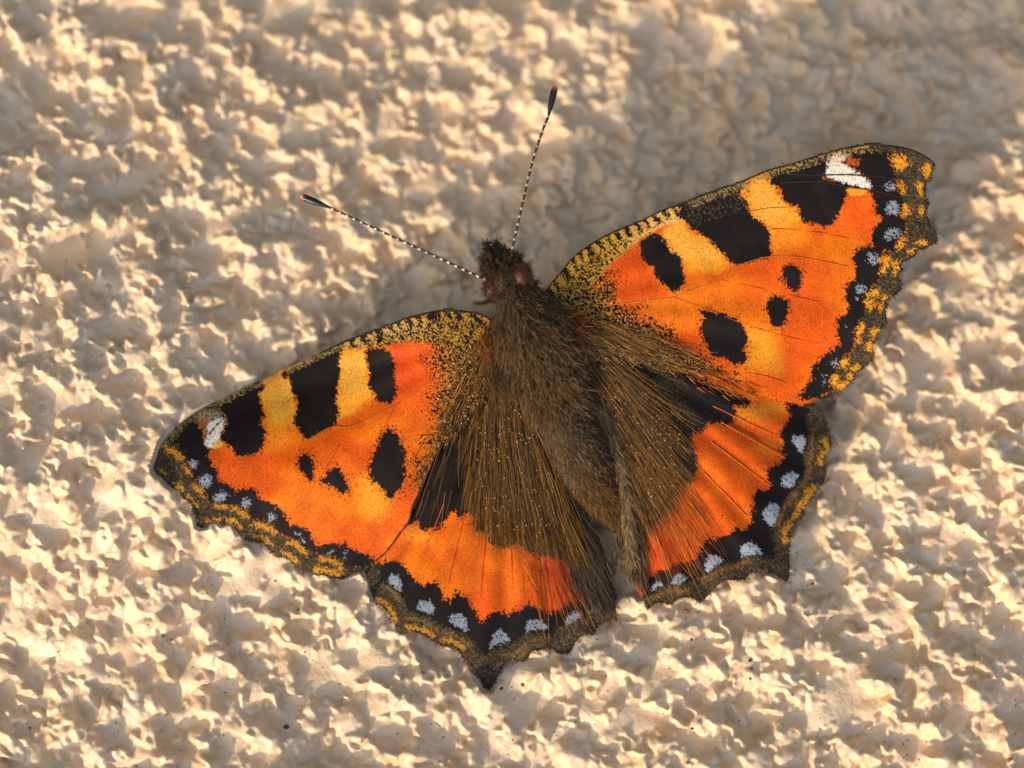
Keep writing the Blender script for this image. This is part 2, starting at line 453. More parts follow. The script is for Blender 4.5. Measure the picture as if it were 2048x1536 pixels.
def wing_mesh(name, pt, zf, mats, parent, pleat=None, thick=3.0):
    d, NX, NY = sdist(catmull(pt.poly, True, 3), pt.X, pt.Y, near=True)
    st = pt.step
    Xs = pt.X.copy(); Ys = pt.Y.copy()
    inside = d < 0
    quad = (inside[:-1, :-1].astype(int) + inside[1:, :-1] + inside[1:, 1:] + inside[:-1, 1:]) >= 2
    snap = (d > 0) | ((d > -0.45 * st))
    Xs[snap] = NX[snap]; Ys[snap] = NY[snap]
    Z = zf(Xs, Ys)
    if pleat is not None:
        cx, cy, f, amp = pleat
        an = np.arctan2(Ys - cy, Xs - cx); rr = np.hypot(Xs - cx, Ys - cy)
        Z = Z + amp * np.sin(an * f + 0.6 * np.sin(an * 7)) * sstep(60, 260, rr)
    Z = Z + 0.5 * pt.n3
    used = np.zeros(pt.X.shape, bool)
    used[:-1, :-1] |= quad; used[1:, :-1] |= quad; used[1:, 1:] |= quad; used[:-1, 1:] |= quad
    idm = -np.ones(pt.X.shape, int); idm[used] = np.arange(used.sum())
    V = L3(Xs[used], Ys[used], Z[used]); C = pt.C[used]
    qi = np.nonzero(quad)
    F = np.stack([idm[:-1, :-1][qi], idm[1:, :-1][qi], idm[1:, 1:][qi], idm[:-1, 1:][qi]], -1)
    o = mesh_obj(name, V, F, None, parent, np.clip(C, 0, 1), True, mats)
    so = o.modifiers.new('membrane', 'SOLIDIFY'); so.thickness = thick * U; so.offset = -1
    so.material_offset = 1; so.material_offset_rim = 0
    return o

wing_m = tint_mat('wing_scales', rough=0.6, spec=0.18, translucent=0.12, bump=0.35, bump_scale=9000)
under_m, un, ub = nodes_mat('wing_underside')
un_t = un.nodes.new('ShaderNodeTexNoise'); un_t.inputs['Scale'].default_value = 1500
un_r = un.nodes.new('ShaderNodeValToRGB'); un_r.color_ramp.elements[0].color = (0.02, 0.014, 0.008, 1); un_r.color_ramp.elements[1].color = (0.14, 0.10, 0.06, 1)
un_c = un.nodes.new('ShaderNodeTexCoord'); un.links.new(un_c.outputs['Object'], un_t.inputs['Vector'])
un.links.new(un_t.outputs[0], un_r.inputs[0]); un.links.new(un_r.outputs[0], ub.inputs['Base Color']); ub.inputs['Roughness'].default_value = 0.8
hair_m = tint_mat('fine_hair', rough=0.45, spec=0.4, translucent=0.15)

G = 1.75

def speckle(pt, zone_line_d, gold, gold2, edge=ORANGE):
    """dusted wing base. zone_line_d > 0 inside the dusted zone (distance in units)"""
    t = zone_line_d
    dark = sstep(-34, 26, t + 10 * pt.n3)                    # share of dark scales
    thr = 2.4 - 2.75 * dark
    m = pt.n1 > thr
    base = pt.C.copy()
    goldw = sstep(-5, 60, t)
    g = gold * (1 - 0.5 * sstep(-1, 1, pt.n3)[..., None]) + gold2 * 0.5 * sstep(-1, 1, pt.n3)[..., None]
    base = lerp(base, g, goldw)
    base[m] = BLACK
    w = sstep(-40, -20, t)
    pt.C = lerp(pt.C, base, w)

def margin_base(pt, dmar):
    """brown speckled outer margin where dmar > 0"""
    w = sstep(-2, 2, dmar + 2.5 * pt.n1)
    c = lerp(np.broadcast_to(DKBR, pt.C.shape), np.broadcast_to(OLIVE, pt.C.shape), sstep(-0.6, 1.2, pt.n1b + 0.5 * pt.n2))
    c = lerp(c, np.broadcast_to(OLIVE2, pt.C.shape), 0.8 * (pt.n1c > 1.1))
    pt.C = lerp(pt.C, c, w)

def blob(ox, oy, cx, cy, rx, ry=None, rot=0):
    ry = ry or rx; a = np.arange(10) / 10 * 2 * math.pi
    x = rx * np.cos(a); y = ry * np.sin(a); r = math.radians(rot)
    return np.stack([(cx + x * math.cos(r) - y * math.sin(r)) / 5.12 + ox, (cy + x * math.sin(r) + y * math.cos(r)) / 5.12 + oy], -1)

def orange_base(pt, redc=None):
    pt.C[:] = ORANGE
    pt.C = lerp(pt.C, np.broadcast_to(ORANGE2, pt.C.shape), sstep(-1.2, 1.6, pt.n4 + 0.4 * pt.n3))

# ---------------- left forewing
def paint_LF():
    pt = Painter(LF_OUT, G, 100); orange_base(pt)
    d_out = sdist(catmull(LF_OUT, True, 2), pt.X, pt.Y)
    # yellow bars and soft-edged yellow patches
    pt.region(Q(480, 600, "1010,540 1280,500 1310,650 1340,760 1310,870 1360,980 1250,1060 1120,1160 1010,1180 990,1000 1010,800"), YEL, 6, 5, 12)
    pt.region(Q(480, 600, "1040,560 1250,530 1290,700 1280,900 1100,1000 1050,800"), YEL2, 8, 6, 14, amount=0.45)
    pt.region(Q(480, 600, "180,880 430,760 520,830 570,1000 590,1120 560,1240 480,1320 330,1340 250,1250 240,1080 200,960"), YEL, 6, 5, 12)
    pt.region(Q(480, 600, "250,920 480,840 540,1040 420,1230 300,1200"), YEL2, 8, 6, 14, amount=0.45)
    pt.region(Q(480, 600, "240,1330 500,1280 640,1400 560,1500 300,1520"), lin(246, 140, 22), 8, 6, 22, amount=0.8)
    pt.region(Q(420, 880, "1520,420 1640,400 1860,620 1800,740 1700,820 1560,720"), YEL, 8, 6, 24, amount=0.9)
    pt.region(Q(480, 600, "1530,440 1960,440 2000,800 1620,1000 1600,700"), lin(210, 68, 8), 8, 6, 16, amount=0.75)
    # dusted base
    zone = J(Q(690, 590, "870,480 910,560 880,640 960,740 950,860 900,1000 860,1250 810,1450"), Q(700, 880, "730,100 650,200 600,300 590,420 640,520 720,560 900,300"), np.array([[960, 860], [1060, 700], [1010, 600], [860, 560]]), Q(690, 590, "820,470"))
    speckle(pt, -sdist(zone, pt.X, pt.Y), lin(176, 128, 34), lin(150, 128, 52))
    # costal strip: tan and gold dust with dark cross bars
    strip = J(Q(690, 590, "1500,200 1000,120 600,200 200,360 0,440"), Q(480, 600, "900,470 400,690 0,880 -80,960 0,965 300,810 430,750 560,700 960,520 1040,540"), Q(690, 590, "0,560 200,545 430,510 620,480 800,470 960,490 1250,520 1450,400"))
    sd = sdist(strip, pt.X, pt.Y)
    ss = (pt.X * 0.93 - (pt.Y - 600) * 0.36)
    upper = sstep(-26, -10, d_out)
    bars = np.sin(ss * 2 * math.pi / 24 + 1.2 * pt.n3) + 0.7 * pt.n1 + 0.35
    tan = lerp(np.broadcast_to(TAN, pt.C.shape), np.broadcast_to(lin(178, 128, 36), pt.C.shape), sstep(760, 880, pt.X))
    c = np.where((bars > 0.15)[..., None] & (upper > 0.3)[..., None], BLACK, tan)
    c = np.where(((pt.n1b > -0.12) & (upper <= 0.3))[..., None], BLACK, c)
    c = np.where(((pt.n1 > 0.55) & (upper > 0.3))[..., None], BLACK, c)
    c = np.where((d_out > -4)[..., None], lin(48, 34, 20), c)
    w = sstep(2, -2, sd + 1.5 * pt.n1) * sstep(560, 640, pt.X + 6 * pt.n2)
    pt.C = lerp(pt.C, c, w)
    # black bars
    A = Q(480, 600, "1275,530 1400,495 1490,500 1550,570 1585,680 1580,780 1605,860 1600,960 1560,1050 1490,1065 1430,1040 1370,950 1320,870 1335,760 1310,650 1275,560")
    B = Q(480, 600, "430,740 560,680 760,590 960,500 1020,540 1015,640 1030,740 1000,850 990,1050 1005,1150 975,1260 850,1340 700,1420 620,1360 555,1230 590,1120 570,1010 530,890 510,810 440,780")
    Cc = Q(290, 760, "770,250 1000,120 1160,40 1215,90 1160,150 1190,260 1215,350 1180,460 1240,530 1220,640 1170,730 1020,770 930,760 900,690 840,650 760,600 800,520 820,430 830,350 780,300")
    for p, h in ((A, 9), (B, 7), (Cc, 12)):
        pt.region(p, BLACK, 1.8, 1.2, 1.0); pt.halo(p, h, BLACK)
    s1 = Q(290, 760, "1580,780 1680,775 1720,840 1735,920 1720,1000 1690,1020 1620,940 1580,880")
    s2 = Q(420, 880, "1140,420 1220,320 1320,290 1370,400 1420,480 1400,540 1330,550 1260,480 1190,450")
    s3 = Q(700, 880, "353,-84 430,-95 490,-40 540,60 570,180 560,330 530,490 470,540 430,595 350,530 310,470 220,400 200,300 220,200 280,60")
    for p in (s1, s2, s3):
        pt.region(p, BLACK, 2.0, 1.6, 1.0); pt.halo(p, 20, BLACK)
    # dark dusted apex along the front edge
    pt.region(Q(290, 760, "1180,20 1000,60 700,200 400,380 200,560 80,800 90,960 300,760 420,700 520,560 560,440 700,420 830,370 1000,250 1180,120"), BLACK, 2, 1.5, 1.5)
    # speckled costal edge over the bars
    edge = sstep(-17, -4, d_out) * (pt.X < 690) * sstep(960, 930, pt.Y)
    m = (pt.n1 > 0.3 - 0.7 * edge) & (edge > 0.15) & (pt.n1b > -0.4)
    pt.C[m] = lin(150, 122, 72)
    apex = sstep(-46, -14, d_out) * (pt.X < 440) * sstep(935, 900, pt.Y)
    m = (pt.n1 > 0.9 - 0.9 * apex) & (apex > 0.1)
    cc = np.where((pt.X < 440)[..., None], lin(112, 92, 52), OLIVE); pt.C[m] = cc[m]
    # outer margin
    marg = J(Q(290, 760, "60,600 140,745 210,690 300,640 380,720 390,800 410,870 440,930 470,1030 540,1060 600,1100 640,1200 666,1264"), Q(420, 880, "100,650 250,680 370,720 400,820 480,830 640,860 700,930 780,1000 900,1030 960,1120 1060,1150 1130,1180 1250,1190 1360,1240 1400,1290 1600,1290 1700,1260 1560,1420 1300,1500 900,1400 300,1000"), Q(290, 760, "500,1600 300,1200 40,1000"))
    md = sdist(marg, pt.X, pt.Y); margin_base(pt, -md)
    D = J(Q(290, 760, "300,640 350,530 460,430 540,430 600,530 620,620 660,690 640,790 700,860 750,930 750,1040 850,1060 930,1140 1020,1110 1120,1110 1180,1220 1290,1270 1380,1310 1440,1400 1500,1480"),
          Q(420, 880, "934,896 1020,930 1050,1030 1100,1090 1250,1060 1400,1080 1500,1150 1620,1170 1680,1230 1600,1300 1400,1290 1360,1240 1250,1190 1130,1180 1060,1150 960,1120 900,1030 780,1000 700,930 640,860 480,830 400,820 370,720 250,680 100,650"), Q(290, 760, "666,1264 640,1200 600,1100 540,1060 470,1030 440,930 410,870 390,800 380,720"))
    pt.region(D, BLACK, 2.2, 1.6, 1.2, smooth=False); pt.halo(D, 12, BLACK)
    # apex white, brown, blue moons
    pt.region(Q(290, 760, "560,330 700,310 820,350 800,400 640,420 540,410"), lin(150, 132, 100), 3, 2, 3, drop=0.5)
    pt.region(Q(290, 760, "550,420 640,395 650,460 580,490"), lin(170, 92, 36), 3, 2, 2, drop=0.9)
    pt.region(Q(290, 760, "850,350 820,520 780,600 720,700 640,720 600,620 620,530 630,470 720,390"), BLACK, 2, 1, 1.5)
    pt.region(Q(290, 760, "820,380 800,500 760,590 700,680 650,690 620,620 640,540 640,470 720,410"), WHITE, 2, 1, 1.5)
    pt.stroke(Q(290, 760, "815,385 740,460 660,550"), 1.6, BLACK, 0.5, 0.3)
    pt.region(Q(290, 760, "690,700 740,620 800,640 780,690"), YEL2, 3, 2, 3)
    for b in (blob(290, 760, 490, 850, 52, 55), blob(290, 760, 620, 1030, 74, 78, 30), blob(290, 760, 780, 1200, 80, 52, -25), blob(290, 760, 1035, 1260, 52, 74, 20), blob(290, 760, 1290, 1400, 50, 58),
              blob(420, 880, 890, 965, 30, 14, 20), blob(420, 880, 950, 1025, 34, 20, 30), blob(420, 880, 1235, 1145, 40, 20, -20), blob(420, 880, 1380, 1160, 40, 12, -40), blob(420, 880, 1370, 1210, 22, 16)):
        pt.region(b, BLUE, 2.6, 0.8, 1.0, drop=0.55, shrink=2)
    # gold wavy lines in the margin
    for o, s, w in ((290, "220,700 300,740 365,800", 8), (290, "420,890 460,970", 5), (290, "500,1090 560,1130 600,1190", 6), (290, "720,1290 830,1310", 5),
                    (290, "150,920 220,965", 5), (290, "290,1050 380,1110", 5), (290, "440,1190 520,1290", 6), (290, "590,1440 650,1440", 5), (290, "720,1420 770,1430", 4)):
        pt.stroke(Q(o, 760, s), w, GOLD, 2.6, 1.2, 1.4, drop=0.9)
    for s, w in (("230,705 300,730 370,790", 7), ("460,870 560,885 650,950", 7), ("810,1045 890,1070 970,1160", 7), ("1120,1215 1250,1235 1340,1320", 7),
                 ("190,815 250,830 305,885", 6), ("450,985 560,1010 630,1080", 6), ("740,1155 800,1180 905,1250", 6), ("1090,1320 1200,1340 1340,1385", 7)):
        pt.stroke(Q(420, 880, s), w, GOLD, 2.6, 1.2, 1.4, drop=0.9)
    pt.C = np.where((d_out > -3.2)[..., None] & (pt.X > 640)[..., None], lin(46, 34, 22), pt.C)
    return pt

# ---------------- right forewing
def paint_RF():
    pt = Painter(RF_OUT, G, 200); orange_base(pt)
    d_out = sdist(catmull(RF_OUT, True, 2), pt.X, pt.Y)
    pt.region(Q(1080, 400, "1240,350 1450,220 1540,320 1720,420 1900,580 1930,690 1700,740 1530,740 1470,640 1330,500"), YEL, 6, 5, 12)
    pt.region(Q(1080, 400, "1290,360 1450,270 1600,420 1780,560 1700,640 1520,600 1400,500"), YEL2, 8, 6, 14, amount=0.4)
    pt.region(Q(1300, 270, "950,470 1240,440 1330,540 1400,690 1530,800 1560,900 1400,960 1240,1000 1190,930 1060,840 1000,720 940,620"), YEL, 6, 5, 12)
    pt.region(Q(1300, 270, "1000,500 1240,500 1350,680 1400,800 1250,880 1080,780"), YEL2, 8, 6, 14, amount=0.4)
    pt.region(Q(1300, 270, "1240,980 1560,950 1500,1120 1280,1200"), lin(248, 146, 24), 8, 6, 24, amount=0.7)
    pt.region(Q(1240, 560, "1290,480 1560,560 1640,800 1580,900 1300,870 1320,700"), YEL, 8, 6, 20, amount=0.85)
    pt.region(Q(1080, 400, "650,760 1000,460 1100,700 1320,940 1250,1010 850,1040 790,870"), lin(214, 76, 6), 8, 6, 14, amount=0.8)
    pt.region(Q(1560, 270, "700,600 930,600 1000,850 900,1050 560,1000 600,800"), lin(240, 92, 8), 8, 6, 16, amount=0.6)
    zone = J(Q(1080, 400, "600,790 700,770 790,870 800,1050 1000,1120 1060,1230"), Q(1240, 560, "220,340 380,450 560,580 720,690 880,740 1000,850 1100,980 1150,1060 800,1000"), np.array([[1250, 720], [1060, 720], [1040, 580]]), Q(1080, 400, "20,850 300,500 480,820"))
    speckle(pt, -sdist(zone, pt.X, pt.Y), lin(196, 146, 34), lin(160, 136, 54))
    strip = Q(1080, 400, "-40,960 200,680 470,440 850,240 1250,60 1420,20 1420,120 1480,210 1230,280 1040,400 880,520 700,680 520,900 300,1040")
    sd = sdist(strip, pt.X, pt.Y)
    ss = (pt.X * 0.86 - (pt.Y - 500) * 0.5)
    upper = sstep(-30, -12, d_out)
    bars = np.sin(ss * 2 * math.pi / 21 + 1.0 * pt.n3) + 0.7 * pt.n1 + 0.2
    c = lerp(np.broadcast_to(lin(186, 134, 36), pt.C.shape), np.broadcast_to(lin(226, 170, 84), pt.C.shape), sstep(1180, 1340, pt.X))
    c = np.where((bars > 0.3)[..., None] & (upper > 0.3)[..., None], BLACK, c)
    c = np.where(((pt.n1b > -0.12 + 1.4 * sstep(1190, 1320, pt.X)) & (upper <= 0.3))[..., None], BLACK, c)
    pt.C = lerp(pt.C, c, sstep(2, -2, sd + 1.5 * pt.n1) * sstep(-30, -5, -(pt.X - 1400)))
    A = Q(1080, 400, "1040,410 1130,370 1220,345 1280,430 1330,520 1430,580 1460,660 1470,760 1490,830 1450,900 1370,940 1310,900 1230,830 1180,770 1160,690 1100,670 1050,590 1020,490")
    B = Q(1300, 270, "310,740 370,690 560,610 800,530 950,490 960,530 920,620 980,680 1010,760 1060,850 1200,950 1230,1080 1230,1240 1120,1270 920,1320 820,1300 770,1230 640,1110 560,1030 420,960 390,900 310,830")
    Cc = Q(1300, 270, "1250,440 1450,350 1700,280 1820,330 1810,400 1790,450 1900,490 2040,530 2000,650 1950,760 1900,860 1800,930 1680,900 1600,900 1540,830 1520,740 1400,690 1340,590 1330,530 1240,490")
    for p, h in ((A, 8), (B, 7), (Cc, 14)):
        pt.region(p, BLACK, 1.8, 1.2, 1.0); pt.halo(p, h, BLACK)
    s1 = Q(1540, 520, "130,110 200,45 280,60 320,150 320,240 270,310 200,290 150,210")
    s2 = Q(1240, 560, "1510,250 1560,180 1690,190 1720,290 1680,450 1620,490 1560,460 1520,350")
    s3 = Q(1240, 560, "830,310 960,330 1150,380 1240,450 1300,560 1300,640 1270,720 1300,790 1270,850 1170,860 1060,800 960,790 880,650 830,540 850,400")
    for p in (s1, s2, s3):
        pt.region(p, BLACK, 2.0, 1.6, 1.0); pt.halo(p, 18, BLACK)
    pt.region(J(Q(1300, 270, "1240,330 1450,270 1700,190 1900,130"), Q(1560, 270, "700,90 1050,70 1300,110 1150,230 900,330 760,350 600,300 470,420 300,440 0,440"), Q(1300, 270, "1250,440")), BLACK, 2, 1.5, 1.5)
    pt.region(Q(1300, 270, "300,690 560,570 960,440 950,500 560,640 320,760"), BLACK, 2, 1.5, 1.5)
    # dusted costal edge outside the strip
    edge = sstep(-22, -4, d_out) * (pt.X > 1380) * (pt.Y < 420)
    m = (pt.n1 > 0.6 - 0.8 * edge) & (edge > 0.1); pt.C[m] = lin(146, 116, 60)
    sheen = sstep(-70, -20, d_out) * (pt.X > 1370) * (pt.X < 1500) * (pt.Y < 460)  # sheen near the front edge, painted on the black as olive flecks
    m = (pt.n1b > 0.75) & (sheen > 0.2); pt.C[m] = lin(78, 68, 46)
    marg = J(Q(1560, 270, "900,60 950,130 1130,210 1160,310 1190,400 1200,520 1240,620 1260,700 1250,830 1290,920 1310,980 1240,1030 1190,1090 1150,1180 1060,1220 1040,1290 1030,1400"), Q(1540, 520, "1100,230 1020,320 980,420 970,530 930,620 870,720 870,850 830,950 760,1010 700,1080 640,1170 640,1290 600,1370 500,1420 420,1480 700,1500 1100,1200 1400,700 1500,200"), Q(1560, 270, "1750,1100 1700,300 1400,60"))
    margin_base(pt, -sdist(marg, pt.X, pt.Y))
    D = J(Q(1560, 270, "720,240 800,180 1000,160 1130,210 1160,310 1190,400 1200,520 1240,620 1260,700 1250,830 1290,920 1310,980 1240,1030 1190,1090 1150,1180 1060,1220 1040,1290 1030,1400"),
          Q(1540, 520, "1100,230 1020,320 980,420 970,530 930,620 870,720 870,850 830,950 760,1010 700,1080 640,1170 640,1290 600,1370 500,1420 320,1440 310,1370 370,1300 430,1200 430,1130 500,1010 600,940 700,890 720,830 690,700 700,610 780,550 810,470 770,390 770,280 840,200 890,170 880,60"),
          Q(1560, 270, "750,1240 800,1160 940,1130 960,1000 1000,900 1050,870 980,790 970,680 940,600 880,540 930,520 870,450 760,350 690,280"))
    pt.region(D, BLACK, 2.4, 1.8, 1.2, smooth=False); pt.halo(D, 13, BLACK)
    pt.region(Q(1560, 270, "480,250 560,190 680,220 670,290 740,320 800,370 900,430 950,540 860,570 730,545 590,500 450,440 440,380"), BLACK, 2, 1, 1.5)
    pt.region(Q(1560, 270, "500,270 560,210 660,230 640,290 720,330 770,370 870,440 930,530 860,545 740,510 600,470 470,420 470,380"), WHITE, 2, 1, 1.8)
    pt.region(Q(1560, 270, "500,230 600,190 700,220 650,290 540,290"), lin(206, 178, 140), 3, 2, 2, drop=0.6)
    pt.region(Q(1560, 270, "690,230 790,260 760,310 700,290"), lin(190, 88, 24), 3, 2, 2)
    pt.stroke(Q(1560, 270, "440,408 700,408 1000,425"), 1.5, BLACK, 0.4, 0.2)
    pt.region(Q(1560, 270, "700,560 880,560 850,600 790,615 720,600"), YEL, 3, 2, 3)
    for b in (blob(1560, 270, 1125, 520, 62, 52), blob(1560, 270, 1155, 755, 86, 80), blob(1560, 270, 1145, 1015, 100, 62, -25), blob(1560, 270, 950, 1265, 72, 60, 40),
              blob(1540, 520, 930, 300, 60, 58, 20), blob(1540, 520, 880, 395, 22, 18), blob(1540, 520, 655, 1058, 46, 36, -20), blob(1540, 520, 560, 1180, 24, 16), blob(1540, 520, 550, 1250, 22, 16), blob(1540, 520, 780, 690, 14, 12)):
        pt.region(b, BLUE, 2.6, 0.8, 1.0, drop=0.6, shrink=2)
    og = lin(226, 146, 28)
    pt.region(Q(1560, 270, "1150,220 1260,210 1310,300 1240,360 1220,400 1170,300"), og, 4, 2, 1.6, drop=1.2)
    for b in (blob(1560, 270, 1245, 540, 30, 75, -20), blob(1560, 270, 1290, 775, 42, 62), blob(1560, 270, 1240, 1110, 36, 70, 40), blob(1560, 270, 1085, 1290, 52, 58), blob(1560, 270, 1052, 1390, 26, 40),
              blob(1560, 270, 1500, 365, 40, 65), blob(1560, 270, 1440, 560, 28, 80, -10), blob(1560, 270, 1455, 780, 26, 40), blob(1560, 270, 1440, 1110, 62, 22), blob(1560, 270, 1350, 1188, 46, 34), blob(1560, 270, 1200, 1322, 52, 42), blob(1560, 270, 1190, 1410, 30, 34),
              blob(1540, 520, 1060, 335, 62, 44, -30), blob(1540, 520, 1030, 450, 42, 60), blob(1540, 520, 922, 720, 32, 70, 25), blob(1540, 520, 900, 820, 24, 30), blob(1540, 520, 770, 1060, 38, 46, 30), blob(1540, 520, 675, 1235, 40, 70, 15),
              blob(1540, 520, 1300, 50, 52, 40), blob(1540, 520, 1180, 392, 48, 36), blob(1540, 520, 1138, 490, 26, 44), blob(1540, 520, 1055, 745, 42, 54, 30), blob(1540, 520, 1018, 880, 32, 44), blob(1540, 520, 870, 1110, 52, 36, -20), blob(1540, 520, 822, 1185, 44, 32), blob(1540, 520, 735, 1290, 60, 44, -30)):
        pt.region(b, og, 3.2, 1.5, 1.6, drop=0.9)
    pt.C = np.where((d_out > -3.2)[..., None] & (pt.Y < 640)[..., None] & (pt.X < 1860)[..., None], lin(46, 34, 22), pt.C)
    return pt

# ---------------- hindwings
def paint_LH():
    pt = Painter(LH_OUT, G, 300); orange_base(pt)
    d_out = sdist(catmull(LH_OUT, True, 2), pt.X, pt.Y)
    pt.C = lerp(pt.C, np.broadcast_to(lin(196, 62, 12), pt.C.shape), sstep(960, 1150, pt.X))
    an = np.arctan2(pt.Y - 700, pt.X - 1000)
    pt.C *= (1 + 0.16 * np.sin(an * 62 + 1.5 * np.sin(an * 9)))[..., None]  # light and shade of the radial folds painted into the colour
    pt.region(Q(700, 880, "560,870 740,930 850,960 880,1010 760,1060 620,980"), YEL, 8, 5, 16, amount=0.6)
    # dark brown base with ragged lower border, black by the forewing
    base = J(np.array([[760, 1010], [800, 930], [900, 800], [1000, 690], [1240, 1000], [1240, 1250]]), Q(940, 1060, "1300,830 1200,680 1160,600 1100,500 1120,350 1030,300 900,280 819,288"),
             Q(700, 880, "2000,1200 1830,1150 1720,1050 1640,1100 1470,1080 1400,1030 1400,950 1300,930 1260,870 1260,740 1230,730 1180,780 1130,800 1060,720 1010,760 960,840 910,900 860,925 820,890 780,930 730,900 690,810 630,860 540,870"))
    def bc(s):
        k = sstep(900, 985, pt.X[s] - 0.25 * (pt.Y[s] - 950) + 10 * pt.n3[s])
        c = lerp(np.broadcast_to(BLACK, pt.C[s].shape), np.broadcast_to(lin(70, 54, 30), pt.C[s].shape), k)
        return np.where((pt.n1[s] > 0.6)[..., None], c * 1.7, c)
    pt.region(base, bc, 2.4, 2.0, 1.2, smooth=False); pt.halo(base, 12, BLACK)
    blk = J(Q(720, 1100, "40,100 230,160 310,100 380,120 480,190 510,240 560,310 620,370 700,350 780,340 820,400 860,500 920,530 1000,430 1090,490 1150,600 1200,680 1250,740 1300,700 1370,640 1470,640 1530,670 1560,600 1600,640 1680,590 1750,560 1850,590 1950,660"),
            Q(940, 1060, "922,824 960,780 1050,750 1140,720 1260,690 1540,700 1560,1000 1300,1150 900,1350 500,1450"), Q(720, 1100, "1350,1480 1200,1400 900,1080 400,900 60,500"))
    pt.region(blk, BLACK, 2.2, 1.6, 1.2, smooth=False); pt.halo(blk, 12, BLACK)
    low = J(Q(720, 1100, "40,150 200,150 200,330 260,380 370,420 440,500 470,600 560,640 700,680 780,740 850,790 970,820 1090,870 1170,950 1210,1020 1290,1080 1400,1000 1530,960 1620,930 1700,860 1850,850 1980,870"),
            Q(940, 1060, "900,1010 1000,980 1100,920 1250,870 1400,850 1450,700 1560,700 1560,1000 1300,1200 500,1450"), Q(720, 1100, "1350,1500 1200,1400 900,1080 400,900 40,500"))
    margin_base(pt, -sdist(low, pt.X, pt.Y))
    # thin dark line inside the margin
    for p in (Q(720, 1100, "290,310 340,240 410,310 420,410 370,400"), Q(720, 1100, "580,590 630,520 710,520 760,590 740,650 660,630"), Q(720, 1100, "910,720 980,650 1070,690 1100,830 1000,780"),
              Q(720, 1100, "1330,1000 1360,880 1440,820 1520,900 1520,930 1400,970"), Q(720, 1100, "1700,840 1720,730 1830,710 1910,790 1870,820 1760,815"),
              Q(940, 1060, "990,960 1010,870 1080,820 1150,880 1060,930"), Q(940, 1060, "1210,830 1320,790 1330,830 1230,845")):
        pt.region(p, BLUE, 1.8, 0.8, 1.0, drop=1.05)
    for s, w in (("190,505 260,550 330,640 365,720", 7), ("490,790 600,800 740,865", 7), ("850,915 950,930 1065,1010", 6)):
        pt.stroke(Q(720, 1100, s), w, GOLD, 2.6, 1.2, 1.4, drop=0.8)
    for s, w in (("230,350 330,430 420,560", 4), ("480,700 640,730 790,820", 4), ("860,850 980,880 1120,980", 4), ("1500,1080 1620,1040 1730,940 1880,900", 4), ("1520,1110 1640,1090 1740,990 1900,960", 4)):
        pt.stroke(Q(720, 1100, s), w, lin(126, 98, 52), 3, 1.5, 2, drop=0.8)
    return pt

